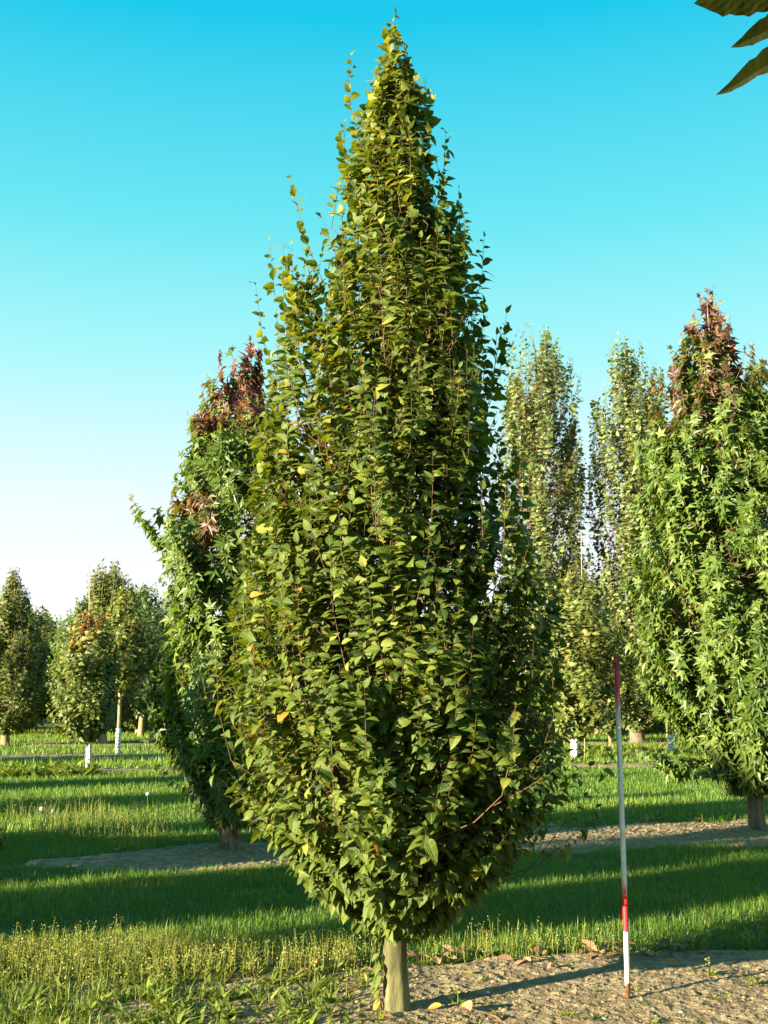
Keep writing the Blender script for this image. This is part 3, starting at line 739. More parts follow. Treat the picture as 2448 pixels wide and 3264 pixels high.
# neighbours in the nursery rows; their edges or their shadows reach the picture
copy_thing(horn, (3.72, 7.45, 0), 2.4, 'hornbeam at the right edge, only its leafy shoots reaching into the picture')
shade = [(gumL, -5.7, 7.0, 1.0, .62), (gumL, -8.4, 6.4, 2.2, .70), (gumL, -7.6, 8.8, 3.1, .58), (gumL, -10.9, 8.0, .4, .74), (gumL, -10.2, 10.6, 4.1, .66),
         (highT, -6.7, 4.75, 1.0, .8), (highT, -5.95, 4.65, 2.6, .72),
         (colL, -12.9, 13.5, 1.0, .75), (colL, -16.5, 16.0, 2.0, .8), (colL, -20.0, 24.0, 3.0, 1.0)]
for i, (src, x, y, rz, s) in enumerate(shade):
    copy_thing(src, (x, y, 0), rz, 'nursery tree left of the picture casting its shadow over the grass', 'nursery trees beyond the left edge', scale=s)

# ------------------------------------------------------------------ meadow
def blades(name, n, region, hmean, wmean, seed, label, mat, segs=2, lean=.45, tint_mu=.45, mask=True, hvar=.35, kind='stuff', clump=.5, dens=None):
    """grass blades scattered evenly over what can be seen of y in region"""
    rng = np.random.default_rng(seed)
    y0, y1, margin = region
    # even over the ground inside a widened view wedge
    y = np.sqrt(rng.random(n) * (y1 ** 2 - y0 ** 2) + y0 ** 2)
    hw = .348 * y + margin
    x = (rng.random(n) * 2 - 1) * hw
    k = np.ones(n, bool)
    if mask:
        k &= soil_mask(x, y) < .35 + .4 * (rng.random(n) < .06)
    pn = vnoise(x, y, .55, seed + 1) * .6 + vnoise(x, y, .18, seed + 2) * .4
    k &= rng.random(n) < (1 - clump + clump * pn * 1.6)
    if dens is not None: k &= rng.random(n) < dens(x, y)
    x, y, pn = x[k], y[k], pn[k]; n = len(x)
    big = vnoise(x, y, 1.7, seed + 9)
    h = hmean * (1 + rng.normal(0, hvar, n)).clip(.3, 2.2) * (.55 + .55 * pn + .35 * big)
    a = rng.random(n) * 2 * math.pi
    w = wmean * (1 + rng.normal(0, .25, n)).clip(.5, 1.6)
    dirv = np.stack([np.cos(a), np.sin(a), np.zeros(n)], -1)
    sidev = np.stack([-np.sin(a), np.cos(a), np.zeros(n)], -1)
    L = np.abs(rng.normal(0, lean, n))
    root = np.stack([x, y, gh(x, y) - .01], -1)
    p0a = root - sidev * w[:, None] * .5; p0b = root + sidev * w[:, None] * .5
    tip = root + UP * (h * np.cos(np.minimum(L, 1.35)))[:, None] + dirv * (h * np.sin(np.minimum(L, 1.35)))[:, None]
    tint = (tint_mu + rng.normal(0, .16, n) + (big - .5) * .35).clip(0, .9)
    tint[rng.random(n) < .03] = 1.0
    if segs == 1:
        V = np.stack([p0a, p0b, tip], 1).reshape(-1, 3)
        T = np.arange(3 * n).reshape(-1, 3); rep = 3
    else:
        mid = root + UP * (h * .58 * np.cos(.6 * L.clip(0, 1.3)))[:, None] + dirv * (h * .58 * np.sin(.6 * L.clip(0, 1.3)))[:, None]
        V = np.stack([p0a, p0b, mid - sidev * w[:, None] * .42, mid + sidev * w[:, None] * .42, tip], 1).reshape(-1, 3)
        base = (np.arange(n) * 5)[:, None]
        T = np.concatenate([base + np.array([[0, 1, 3]]), base + np.array([[0, 3, 2]]), base + np.array([[2, 3, 4]])]); rep = 5
    me = mesh_arrays(name, V, T, {'tint': ('FLOAT', np.repeat(tint, rep))})
    o = link(name, me, mat, kind=kind)
    return tag(o, label, 'grass')

blades('meadow_grass', 220000, (7.2, 14.6, .9), .074, .0048, 101, 'dark green shaded grass between the two nearest soil strips', M['grass'], lean=.95, tint_mu=.42, clump=.75)
blades('meadow_grass', 140000, (13.8, 27.0, 1.2), .088, .010, 102, 'green grass with sunlit stripes behind the sweetgums', M['grass'], lean=.9, tint_mu=.5, clump=.7)
blades('meadow_grass', 80000, (26.8, 60.0, 2.5), .13, .034, 103, 'far grass under the background trees', M['grass'], segs=1, lean=.45, tint_mu=.55)

blades('foreground_grass', 60000, (6.0, 8.6, .9), .085, .0052, 104, 'bright sunlit grass and weeds at the left bottom', M['rosette'], lean=.7, tint_mu=.45, mask=False, clump=.9,
       dens=lambda x, y: np.interp(x, [-3, -1.3, -.55, -.1], [.8, .75, .3, 0.0]) * (vnoise(x, y, .22, 91) > .42))

# ---- seeding weeds at the left foreground, fine stems with pods
def seed_stems(name, pts, h, seed, label, thick=.0028, pods=7):
    rng = np.random.default_rng(seed)
    n = len(pts); x, y = pts[:, 0], pts[:, 1]
    hh = h * (1 + rng.normal(0, .25, n)).clip(.4, 1.7)
    root = np.stack([x, y, gh(x, y) - .005], -1)
    ln = rng.normal(0, .12, (n, 2))
    tip = root + np.concatenate([ln * hh[:, None], hh[:, None]], 1)
    C = np.stack([root, (root + tip) / 2 + np.concatenate([rng.normal(0, .01, (n, 2)), np.zeros((n, 1))], 1), tip], 1)
    R = np.tile(np.array([1.1, .9, .6]) * thick * .6, (n, 1))
    V, T = tubes_batch(C, R, 3)
    ti = np.repeat((.45 + rng.normal(0, .18, n)).clip(0, .85), 9)
    # pods on short stalks over the upper half; narrow stem leaves below
    m = pods
    t = np.linspace(.45, 1.0, m)[None, :] + rng.normal(0, .03, (n, m))
    pos = root[:, None, :] + (tip - root)[:, None, :] * t[:, :, None]
    a = rng.random((n, m)) * 6.283
    dv = np.stack([np.cos(a), np.sin(a), np.full((n, m), .7)], -1)
    pos = pos + dv * (.012 + .014 * rng.random((n, m)))[:, :, None] * (1.25 - t)[:, :, None] * 1.6
    S = np.full(n * m, .0105) * (1 + rng.normal(0, .25, n * m)).clip(.5, 1.5)
    lv, lt, la = place_leaves([leaf_strip([.0, .42, .0], .0, .1)], pos.reshape(-1, 3), dv.reshape(-1, 3) + rng.normal(0, .3, (n * m, 3)), rng.normal(0, 1, (n * m, 3)), S, (.55 + rng.normal(0, .16, n * m)).clip(.1, 1), rng=rng)
    m2 = 3
    t2 = rng.random((n, m2)) * .5
    pos2 = root[:, None, :] + (tip - root)[:, None, :] * t2[:, :, None]
    a2 = rng.random((n, m2)) * 6.283
    dv2 = np.stack([np.cos(a2), np.sin(a2), np.full((n, m2), .9)], -1)
    v2, tt2, a2t = place_leaves([leaf_strip([.02, .09, .0], .2, .1)], pos2.reshape(-1, 3), dv2.reshape(-1, 3), np.tile(UP, (n * m2, 1)) + rng.normal(0, .2, (n * m2, 3)), .05 * (1 + rng.normal(0, .3, n * m2)).clip(.4, 1.6), (.35 + rng.normal(0, .15, n * m2)).clip(0, .8), rng=rng)
    VV, TT = join([(V, T), (lv, lt), (v2, tt2)])
    tint = np.concatenate([ti, la['tint'][1], a2t['tint'][1]])
    o = link(name, mesh_arrays(name, VV, TT, {'tint': ('FLOAT', tint)}), M['weed'], kind='stuff')
    return tag(o, label, 'weeds')

rw = np.random.default_rng(201)
p = np.stack([rw.uniform(-3.6, .15, 9000), rw.uniform(6.9, 8.75, 9000)], -1)
edge = 7.75 + .16 * p[:, 0]
den = np.exp(-((p[:, 1] - (edge + .12)) / .38) ** 2) * np.interp(p[:, 0], [-3.6, -1.2, -.6, .15], [1, 1, .5, .12])
den *= .25 + .9 * vnoise(p[:, 0], p[:, 1], .35, 7)
p = p[rw.random(len(p)) < den]
seed_stems('seeding_weeds', p, .175, 202, 'sunlit yellow-green seeding weeds along the left edge of the near soil', pods=9)
p = np.stack([rw.uniform(.2, 3.3, 900), rw.uniform(7.7, 8.6, 900)], -1)
den = np.exp(-((p[:, 1] - (7.86 + .16 * p[:, 0])) / .16) ** 2) * vnoise(p[:, 0], p[:, 1], .3, 8)
p = p[rw.random(len(p)) < den]
seed_stems('seeding_weeds', p, .17, 203, 'thin seeding weeds at the grass edge right of the hornbeam trunk')
p = np.stack([rw.uniform(-7.5, .5, 9000), rw.uniform(13.9, 18.5, 9000)], -1)
den = (vnoise(p[:, 0], p[:, 1], 1.1, 9) > .45) * np.interp(p[:, 1], [13.9, 15.0, 18.5], [.5, .35, .12])
p = p[rw.random(len(p)) < den * (soil_mask(p[:, 0], p[:, 1]) < .4)]
seed_stems('seeding_weeds', p, .19, 204, 'pale seeding weeds standing in the grass left of the left-hand sweetgum', thick=.005, pods=5)

# ---- broad-leaved weeds
def rosette(seed, leaves, size, stem=False):
    rng = np.random.default_rng(seed)
    a = rng.random(leaves) * 6.283
    A = np.stack([np.cos(a), np.sin(a), rng.uniform(.5, 2.6, leaves)], -1)
    Nn = np.tile(UP, (leaves, 1)) + rng.normal(0, .2, (leaves, 3)) - A * .2
    P = np.stack([np.cos(a), np.sin(a), np.zeros(leaves)], -1) * .008
    return P, A, Nn, size * (1 + rng.normal(0, .3, leaves)).clip(.4, 1.6), (.5 + rng.normal(0, .22, leaves)).clip(0, 1)
ROS = [leaf_strip([.03, .13, .12, .0], .45, .2), leaf_strip([.025, .085, .06, .0], .6, .2)]

def weeds_stuff(name, pts, sizes, seed, label):
    acc = [[], [], [], [], []]
    for i, (x, y) in enumerate(pts):
        P, A, Nn, S, t = rosette(seed + i, 7 + (i * 7) % 6, sizes[i])
        P = P + np.array([x, y, float(gh(x, y)) + .02 * float(soil_mask(x, y))])
        for q, v in zip(acc, (P, A, Nn, S, t)): q.append(v)
    P, A, Nn, S, t = [np.concatenate(q) for q in acc]
    V, T, at = place_leaves(ROS, P, A, Nn, S, t, rng=np.random.default_rng(seed))
    return tag(link(name, mesh_arrays(name, V, T, at), M['rosette'], kind='stuff'), label, 'weeds')

p = np.stack([rw.uniform(-3.2, .1, 1500), rw.uniform(6.0, 7.75, 1500)], -1)
den = np.interp(p[:, 0], [-3.2, -1.0, -.45, .1], [1, .9, .45, .08]) * (.2 + 1.1 * vnoise(p[:, 0], p[:, 1], .3, 17))
p = p[rw.random(len(p)) < den]
weeds_stuff('broadleaf_weeds', p, .062 * (1 + rw.normal(0, .3, len(p))).clip(.5, 1.7), 300, 'sunlit broad-leaved weeds covering the soil at bottom left')
p = np.stack([rw.uniform(-.2, 3.4, 260), rw.uniform(6.2, 8.3, 260)], -1)
p = p[(soil_mask(p[:, 0], p[:, 1]) > .5) & (rw.random(len(p)) < .55 * vnoise(p[:, 0], p[:, 1], .5, 18))]
weeds_stuff('weed_seedlings', p, .035 * (1 + rw.normal(0, .3, len(p))).clip(.5, 1.7), 900, 'tiny weed seedlings dotted over the bare soil on the right')
p = np.stack([rw.uniform(-11, -6.5, 300), rw.uniform(24.5, 26.2, 300)], -1)
weeds_stuff('broadleaf_weeds', p, .22 * (1 + rw.normal(0, .3, len(p))).clip(.5, 1.7), 1500, 'low leafy weed patch left of the reddening maple')
p = np.stack([rw.uniform(3.2, 9.5, 240), rw.uniform(30.5, 36.5, 240)], -1)
weeds_stuff('broadleaf_weeds', p, .20 * (1 + rw.normal(0, .3, len(p))).clip(.5, 1.7), 2500, 'sunlit leafy ground cover behind the red-and-white pole')

def weed_plant(x, y, s, seed, label, stalk=0):
    root = empty('weed_plant', (x, y, float(gh(x, y)) + .018), label, 'weed', 'single weeds on the bare soil')
    P, A, Nn, S, t = rosette(seed, 9, s)
    V, T, at = place_leaves(ROS, P, A, Nn, S, t, rng=np.random.default_rng(seed))
    link('leaves', mesh_arrays('leaves', V, T, at), M['rosette'], root)
    if stalk:
        c = np.array([[0, 0, 0], [.006, .004, stalk * .5], [-.004, .01, stalk]])
        V, T = tube(c, [.0028, .0024, .0016], 5)
        rng = np.random.default_rng(seed)
        k = 12; tt = rng.uniform(.6, 1.02, k); a = rng.random(k) * 6.28
        dv = np.stack([np.cos(a), np.sin(a), np.full(k, .6)], -1)
        P2 = c[0] + (c[2] - c[0]) * tt[:, None] + dv * .008
        lv, lt, la = place_leaves([leaf_strip([0, .4, 0], 0, .1)], P2, dv, rng.normal(0, 1, (k, 3)), np.full(k, .014), np.full(k, .8), rng=rng)
        VV, TT = join([(V, T), (lv, lt)])
        link('flower_stalk', mesh_arrays('flower_stalk', VV, TT, {'tint': ('FLOAT', np.concatenate([np.full(len(V), .4), la['tint'][1]]))}), M['weed'], root)
    return root
for i, a in enumerate([(-.42, 7.05, .07, .26, 'weed with one tall flower stalk left of the hornbeam trunk'), (-.22, 6.80, .06, .22, 'thin flowering weed close to the left of the hornbeam trunk'),
          (-.12, 7.2, .07, 0, 'low leafy weed behind the left of the hornbeam trunk'), (.42, 6.75, .07, .10, 'leafy weed beside the right foot of the hornbeam trunk'),
          (2.05, 7.38, .09, .10, 'small weed on the soil right of the measuring pole'), (2.62, 7.35, .11, .14, 'larger weed at the right edge of the near soil'),
          (1.02, 6.5, .05, 0, 'little weed at the bottom between trunk and pole'), (1.50, 7.0, .05, .06, 'tiny weed sprouting right behind the measuring pole')]):
    weed_plant(a[0], a[1], a[2], 4000 + i, a[4], a[3])

# ---- fallen leaves, each one lying on the ground
rf = np.random.default_rng(401)
DEADM = []
for k in range(6):
    tv, tt, tuv = leaf_strip([.012, .15, .24, .26, .2, .12, .0], rf.uniform(-.4, .4), rf.uniform(.25, .7), rf.uniform(-.6, .6))
    DEADM.append(mesh_arrays('fallen_leaf', tv, tt, {'tint': ('FLOAT', np.full(len(tv), rf.uniform(.05, 1))), 'leafuv': ('FLOAT2', tuv)}))
    DEADM[-1].materials.append(M['dead'])
YELM = []
for k in range(2):
    tv, tt, tuv = leaf_strip([.012, .17, .265, .285, .25, .16, .0], .12, .25 - .2 * k, .1)
    YELM.append(mesh_arrays('fallen_leaf', tv, tt, {'tint': ('FLOAT', np.full(len(tv), .3 + .6 * k)), 'leafuv': ('FLOAT2', tuv)}))
    YELM[-1].materials.append(M['yellow'])
def fallen(me, x, y, s, dz, label, group=None):
    o = link('fallen_leaf', me)
    o.location = (x, y, float(gh(x, y)) + dz)
    o.rotation_euler = (rf.normal(0, .28), rf.normal(0, .2), rf.random() * 6.28)
    o.scale = (s,) * 3
    return tag(o, label, 'leaf', group)
cnt = 0
while cnt < 96:
    x = rf.uniform(-1.5, 3.1)
    y = 7.72 + .165 * x + rf.normal(0, .13)
    if x < -.75 and rf.random() < .55: continue
    if not (vnoise(x, 0, .25, 71) > .42 or rf.random() < .25): continue
    fallen(DEADM[cnt % 6], x, y, rf.uniform(.08, .125), .035 + .02 * rf.random(), 'curled brown dead leaf lying along the edge between grass and bare soil', 'dead leaves along the near grass edge')
    cnt += 1
for x, y in [(-3.0, 12.9), (1.9, 15.2), (2.3, 15.2), (2.9, 15.6), (3.3, 15.9), (3.9, 15.9), (4.3, 16.0), (1.5, 14.9), (4.5, 15.6), (3.6, 15.7)]:
    fallen(DEADM[cnt % 6], x, y, .17, .05, 'brown dead leaf at the far edge of the second soil strip', 'dead leaves along the second soil strip'); cnt += 1
for x, y, s, lab in [(-.19, 6.98, .10, 'yellow fallen leaf lying left of the hornbeam trunk'), (.50, 7.45, .08, 'yellow fallen leaf on the lit soil behind the hornbeam trunk'),
                     (.33, 6.66, .085, 'yellow fallen leaf at the right foot of the hornbeam trunk'), (.40, 6.80, .07, 'small yellow fallen leaf behind the weed right of the trunk'),
                     (2.22, 8.02, .12, 'large pale yellow leaf lying at the grass edge near the right border'), (.40, 6.33, .10, 'yellow fallen leaf at the bottom edge below the trunk'),
                     (-1.17, 6.38, .09, 'orange-yellow fallen leaf among weeds at bottom left')]:
    fallen(YELM[cnt % 2], x, y, s, .045, lab); cnt += 1
for i, (x, y, s, lab) in enumerate([(.48, 6.52, .16, 'large curled reddish-brown dead leaf right of the trunk foot'), (.56, 6.46, .13, 'dry brown leaf lying against the larger curled leaf by the trunk'),
                       (1.92, 7.62, .10, 'pinkish dead leaf alone on the lit soil behind the pole'), (.05, 6.42, .09, 'brown dead leaf just below the hornbeam trunk'),
                       (-.95, 7.28, .10, 'pale brown dead leaf among the seeding weeds on the left'), (-.25, 6.45, .08, 'brown dead leaf in the weeds left below the trunk')]):
    fallen(DEADM[i], x, y, s, .05, lab)

# ---- pebbles and clods
def pebble_mesh(seed, k=1):
    rng = np.random.default_rng(seed)
    import bmesh
    bm = bmesh.new(); bmesh.ops.create_icosphere(bm, subdivisions=k, radius=1)
    for v in bm.verts: v.co *= 1 + rng.normal(0, .16)
    V = np.array([v.co[:] for v in bm.verts]); T = np.array([[v.index for v in f.verts] for f in bm.faces]); bm.free()
    return V * [1, .8, .55], T
M['stone'] = noise_material('pale_pebble', [(.3, (.45, .42, .36)), (.7, (.72, .70, .64))], scale=30, bump=.3, bscale=60, bdist=.002, rough=.7)
for i, (x, y, s, lab) in enumerate([(1.65, 6.55, .016, 'white pebble at the bottom right of the pole foot'), (1.20, 6.42, .014, 'white pebble at the bottom edge left of the pole'), (1.69, 7.55, .011, 'small white pebble behind the pole on lit soil'),
                       (-.33, 6.48, .015, 'white pebble left below the hornbeam trunk'), (.62, 7.0, .018, 'pale clod-like pebble right of the trunk on lit soil'), (2.15, 6.62, .012, 'small pale pebble near the bottom right corner')]):
    V, T = pebble_mesh(500 + i)
    o = link('pebble', mesh_arrays('pebble', V * s, T, smooth=False), M['stone'], loc=(x, y, float(gh(x, y)) + .03))
    o.rotation_euler = (0, 0, i * 1.1)
    tag(o, lab, 'pebble')
pv, pt = pebble_mesh(530, 1)
n = 2400
cx = rf.uniform(-2.6, 3.6, n); cy = 6.65 + .165 * cx + rf.uniform(-.75, 1.15, n)
kk = soil_mask(cx, cy) > .55; cx, cy = cx[kk], cy[kk]; n = len(cx)
s = rf.gamma(1.8, .0034, n).clip(.003, .020)
az = rf.random(n) * 6.28; ca, sa = np.cos(az), np.sin(az)
rot = np.stack([np.stack([ca, -sa, 0 * ca], -1), np.stack([sa, ca, 0 * ca], -1), np.tile(UP, (n, 1))], 1)
W = np.einsum('nij,kj->nki', rot, pv) * s[:, None, None] + np.stack([cx, cy, gh(cx, cy) + .026], -1)[:, None, :]
tag(link('soil_clods', mesh_arrays('soil_clods', W.reshape(-1, 3), (pt[None] + (np.arange(n) * len(pv))[:, None, None]).reshape(-1, 3)), M['soil'], kind='stuff'), 'crumbly clods scattered over the near bare soil', 'soil')

# ------------------------------------------------------------------ red-and-white measuring pole
def pole_material():
    m, N, L = newmat('worn_red_and_white_paint'); nt = m.node_tree
    out = N.new('ShaderNodeOutputMaterial'); p = N.new('ShaderNodeBsdfPrincipled')
    tcn = N.new('ShaderNodeTexCoord'); s = N.new('ShaderNodeSeparateXYZ'); L.new(tcn.outputs['Object'], s.inputs[0])
    z = s.outputs['Z']
    # red fields: 0.405-0.80 m (worn away upwards) and above 1.62 m (worn away downwards)
    mp = N.new('ShaderNodeMapping'); mp.inputs['Scale'].default_value = (1, 1, .06); L.new(tcn.outputs['Object'], mp.inputs[0])
    ns = N.new('ShaderNodeTexNoise'); ns.inputs['Scale'].default_value = 260; ns.inputs['Detail'].default_value = 5; L.new(mp.outputs[0], ns.inputs['Vector'])
    low = N.new('ShaderNodeMapRange'); low.inputs['From Min'].default_value = .50; low.inputs['From Max'].default_value = .80; low.inputs['To Min'].default_value = 1.0; low.inputs['To Max'].default_value = .0
    L.new(z, low.inputs['Value'])
    hi = N.new('ShaderNodeMapRange'); hi.inputs['From Min'].default_value = 1.56; hi.inputs['From Max'].default_value = 1.93; hi.inputs['To Min'].default_value = .25; hi.inputs['To Max'].default_value = .92
    L.new(z, hi.inputs['Value'])
    inl = mathn(nt, 'MULTIPLY', mathn(nt, 'GREATER_THAN', z, .405), mathn(nt, 'LESS_THAN', z, .83))
    inh = mathn(nt, 'GREATER_THAN', z, 1.57)
    thr = mathn(nt, 'ADD', mathn(nt, 'MULTIPLY', inl, low.outputs[0]), mathn(nt, 'MULTIPLY', inh, hi.outputs[0]))
    sh = mathn(nt, 'SUBTRACT', mathn(nt, 'ADD', mathn(nt, 'MULTIPLY', thr, .75), .14), ns.outputs['Fac'])
    fac = N.new('ShaderNodeMapRange'); fac.inputs['From Min'].default_value = -.03; fac.inputs['From Max'].default_value = .03; L.new(sh, fac.inputs['Value'])
    f2 = mathn(nt, 'MULTIPLY', fac.outputs[0], mathn(nt, 'ADD', inl, inh))
    n2 = N.new('ShaderNodeTexNoise'); n2.inputs['Scale'].default_value = 18; L.new(tcn.outputs['Object'], n2.inputs['Vector'])
    wr = rampnode(nt, [(.3, (.62, .58, .52)), (.6, (.78, .75, .70))]); L.new(n2.outputs['Fac'], wr.inputs[0])
    mx = N.new('ShaderNodeMix'); mx.data_type = 'RGBA'; L.new(f2, mx.inputs['Factor']); L.new(wr.outputs[0], mx.inputs['A']); mx.inputs['B'].default_value = (.56, .022, .026, 1)
    L.new(mx.outputs['Result'], p.inputs['Base Color']); p.inputs['Roughness'].default_value = .42
    L.new(p.outputs[0], out.inputs['Surface'])
    return m
M['polepaint'] = pole_material()
M['cap'] = noise_material('dull_red_plastic', [(.3, (.20, .03, .035)), (.7, (.30, .06, .06))], scale=40, bump=.1, rough=.55)
M['rust'] = noise_material('rusty_steel', [(.3, (.05, .022, .012)), (.6, (.13, .055, .025)), (.8, (.20, .10, .05))], scale=40, bump=.6, bscale=90, bdist=.003)
PX, PY = 1.42, 6.84
pole = empty('measuring_pole', (PX, PY, 0), 'upright red-and-white striped measuring pole stuck in the soil', 'pole')
pz = np.array([.105, .4, .41, .8, 1.2, 1.6, 1.955])
V, T = tube(np.stack([pz * 0 + .002 * np.sin(pz * 3), pz * 0, pz], -1), .0158, 24); link('shaft', mesh_arrays('shaft', V, T, smooth=True), M['polepaint'], pole)
V, T = tube(np.array([[0, 0, 1.945], [0, 0, 1.95], [0, 0, 2.0], [0, 0, 2.006]]), [.0160, .0182, .0182, .0165], 24); link('cap', mesh_arrays('cap', V, T, smooth=False), M['cap'], pole)
V, T = tube(np.array([[0, 0, -.15], [0, 0, -.02], [0, 0, .06], [0.001, 0, .112], [.001, 0, .120]]), [.004, .0142, .0150, .0163, .0160], 16); link('steel_tip', mesh_arrays('steel_tip', V, T, smooth=True), M['rust'], pole)

# ------------------------------------------------------------------ trunk guards
M['guard'] = noise_material('white_plastic', [(.3, (.62, .62, .60)), (.7, (.80, .80, .78))], scale=12, bump=.05, rough=.5)
M['guardblue'] = noise_material('pale_blue_plastic', [(.3, (.25, .45, .60)), (.7, (.38, .58, .70))], scale=12, bump=.05, rough=.5)
def guard(x, y, h, r, label, lean=0, blue=False):
    """perforated plastic sleeve: rows of square holes cut out of a tube"""
    root = empty('trunk_guard', (x, y, float(gh(x, y))), label, 'tree guard', 'white perforated guards round young trunks')
    nr = max(8, int(h / .045)); ns = 16
    for part in (('sleeve', 0, nr - (4 if blue else 0)),) + ((('top_band', nr - 4, nr),) if blue else ()):
        V, T = [], []
        for i in range(part[1], part[2] + 1):
            z = h * i / nr
            for rr in (r, r - .006):
                for j in range(ns):
                    a = j / ns * 6.2832
                    V.append((rr * math.cos(a) + lean * z, rr * math.sin(a), z))
        n2 = part[2] - part[1]
        for i in range(n2):
            for j in range(ns):
                if i % 2 == 1 and (j + (i // 2) % 2) % 2 == 0 and 0 < i + part[1] < nr - 1: continue
                for o in (0, ns):
                    a = i * 2 * ns + o + j; b = i * 2 * ns + o + (j + 1) % ns
                    T.append((a, b, b + 2 * ns, a + 2 * ns))
        link(part[0], mesh_arrays(part[0], np.array(V), np.array(T)), M['guardblue'] if part[0] == 'top_band' else M['guard'], root)
guard(-6.99, 26.9, .66, .068, 'white dotted guard round the reddening maple trunk, nearest of the left pair')
guard(-7.82, 33.3, .80, .08, 'white dotted guard round the slanting trunk on the left', lean=.02)
guard(5.3, 31.6, .85, .11, 'white guard half hidden by leaves at the hornbeam right edge', lean=.03)
guard(8.81, 34.8, .82, .10, 'white dotted guard with blue top beside the right-hand sweetgum', blue=True)

# bamboo canes tied to young trees
M['cane'] = noise_material('bamboo_cane', [(.3, (.28, .22, .12)), (.7, (.48, .40, .24))], scale=8, bump=.2, rough=.6)
def cane(x, y, z0, z1, r, lean, label):
    V, T = tube(np.array([[lean * t * (z1 - z0), 0, t * (z1 - z0)] for t in np.linspace(0, 1, 7)]), r * np.array([1, 1.02, .98, .95, .9, .85, .8]), 8)
    o = link('bamboo_cane', mesh_arrays('bamboo_cane', V, T, smooth=True), M['cane'], loc=(x, y, z0))
    tag(o, label, 'cane')
cane(-6.93, 26.82, -.1, 4.9, .014, -.045, 'thin bamboo cane rising above the reddening maple')
cane(5.55, 31.4, -.1, 6.4, .012, .012, 'pale cane standing among leaves right of the hornbeam')

# dandelion clocks in the grass
M['clock'] = noise_material('dandelion_fluff', [(.3, (.62, .60, .55)), (.7, (.8, .8, .76))], scale=50, bump=0, rough=.9)
def clock(x, y, h, label):
    root = empty('dandelion_clock', (x, y, float(gh(x, y))), label, 'dandelion', 'dandelion clocks in the shaded grass')
    V, T = tube(np.array([[0, 0, 0], [.01, 0, h * .5], [0, 0, h]]), [.004, .0035, .003], 5)
    link('stalk', mesh_arrays('stalk', V, T, {'tint': ('FLOAT', np.full(len(V), .5))}), M['weed'], root)
    rng = np.random.default_rng(int(h * 1000)); k = 90
    D = nrm(rng.normal(0, 1, (k, 3)))
    V, T, at = place_leaves([leaf_strip([.0, .3, .0], 0, 0)], np.array([0, 0, h + .012]) + D * .02, nrm(np.cross(D, rng.normal(0, 1, (k, 3)))), D, np.full(k, .022), np.full(k, .5), rng=rng)
    link('seed_head', mesh_arrays('seed_head', V, T), M['clock'], root)
clock(-3.5, 16.9, .33, 'round white dandelion clock alone in the grass left of the sweetgum')
clock(-4.46, 14.9, .30, 'white dandelion clock near the left edge, larger of a cluster')
clock(-4.32, 14.95, .27, 'small dandelion clock right beside the larger one near the left edge')
clock(-3.35, 15.2, .29, 'little dandelion clock above the pale weeds left of the sweetgum')

# low dark shrub at the left edge
build_tree('low_shrub', (-4.72, 13.0, 0), 'low dark green shrub cut off by the left edge', None,
           [(.46, .1, .1), (.40, .26, .26), (.28, .42, .40), (.15, .45, .42), (.06, .3, .3)], .3, .012, 61, M['rosette'], M['gumbark'], HORN, .09, 170, 8, .18,
           [1.2, 1.0, .8, .6, .4], [.3, .2, .2, .2], n_limb=12, limb_min=.03, limb_r=.006, twig_r=.003)

# sucker shoot by the hornbeam trunk
sk = np.random.default_rng(71)
cs = np.array([[-.075, -.03, .0], [-.105, -.05, .16], [-.095, -.05, .32], [-.10, -.06, .54]])
V, T = tube(cs, [.004, .0035, .003, .002], 5)
sucker = link('sucker_shoot', mesh_arrays('sucker_shoot', V, T, smooth=True), M['twig'], horn)
k = 13; tt = sk.uniform(.15, 1, k)
P = np.stack([np.interp(tt, np.linspace(0, 1, 4), cs[:, j]) for j in range(3)], -1)
a = sk.uniform(1.8, 4.4, k)
A = np.stack([np.cos(a), np.sin(a) - .3, -.6 * np.ones(k)], -1)
V, T, at = place_leaves(HORN, P, A, np.stack([np.cos(a), np.sin(a) - .6, .6 * np.ones(k)], -1), sk.uniform(.045, .08, k), np.where(sk.random(k) < .15, .985, .6), rng=sk)
link('foliage', mesh_arrays('foliage', V, T, at), M['horn'], sucker, kind='stuff')

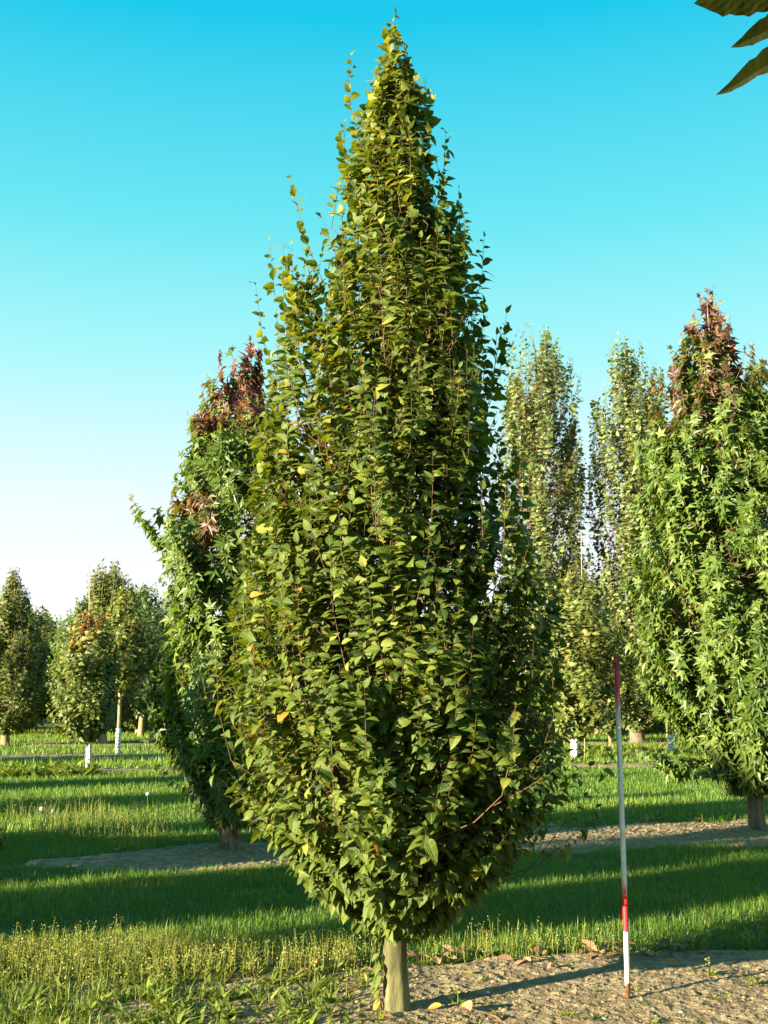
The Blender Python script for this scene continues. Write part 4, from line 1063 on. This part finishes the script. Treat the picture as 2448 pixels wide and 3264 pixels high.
# ------------------------------------------------------------------ tree standing right beside the camera: one twig hangs into the corner
near = build_tree('hornbeam_tree', (2.5, 1.25, 0), 'hornbeam beside the camera, three large dark leaves hanging into the top right corner', None,
                  [(4.4, .1, .1), (4.0, .3, .3), (3.4, .55, .6), (2.9, .65, .8), (2.5, .55, .8), (2.2, .3, .4)], 4.2, .06, 81, M['horn'], M['hornbark'], HORN, .095, 170, 12, .5,
                  [.9, .8, .5, .3, .15], [.5, .3, .1, .0], n_limb=14, limb_min=1.9, limb_r=.014, twig_r=.0036)
lc = np.array([[0, .01, 2.0], [-.6, .04, 2.45], [-1.3, .07, 2.72], [-1.86, .10, 2.74]])
V, T = tube(lc, [.022, .014, .007, .003], 6); link('limb', mesh_arrays('limb', V, T, smooth=True), M['twig'], near)
tw = np.array([[-1.84, .10, 2.74], [-1.88, .1, 2.68], [-1.90, .1, 2.58]])
V, T = tube(tw, [.003, .0022, .0015], 5); link('twig', mesh_arrays('twig', V, T, smooth=True), M['twig'], near)
for i, (px, pz, ln, az, dip, nx, nz) in enumerate([(-1.937, 2.717, .155, math.pi * 1.0, -.28, -.2, .6), (-1.93, 2.662, .120, math.pi * 1.02, -.25, .1, .9), (-1.935, 2.606, .140, math.pi * .98, -.18, .0, 1.0)]):
    tv, tt, tuv = leaf_strip([.012, .20, .27, .30, .325, .305, .33, .295, .30, .25, .255, .20, .16, .10, .05, .0], .10 + .06 * i, .22, .12)
    tv[:, 1] *= [1.0, .66, .62][i]
    tv[:, 2] += [0, .03, .05][i] * np.sin(tv[:, 0] * 5.5)
    tv[:, 2] += .012 * np.sin(tv[:, 0] * 26 + i) * np.abs(tv[:, 1]) / .3
    A = nrm(np.array([-1.0, .02, [-.10, -.16, -.12][i]])); Nn = np.array([-.25, .28 - .06 * i, 1.0]); B = nrm(np.cross(Nn, A)); N_ = np.cross(A, B)
    V = ln * (tv[:, :1] * A + tv[:, 1:2] * B + tv[:, 2:] * N_)
    o = link('leaf', mesh_arrays('leaf', V, tt, {'tint': ('FLOAT', np.full(len(V), .1 + .12 * i)), 'leafuv': ('FLOAT2', tuv)}), M['horn_shaded'], near)
    o.location = (px, .10, pz)
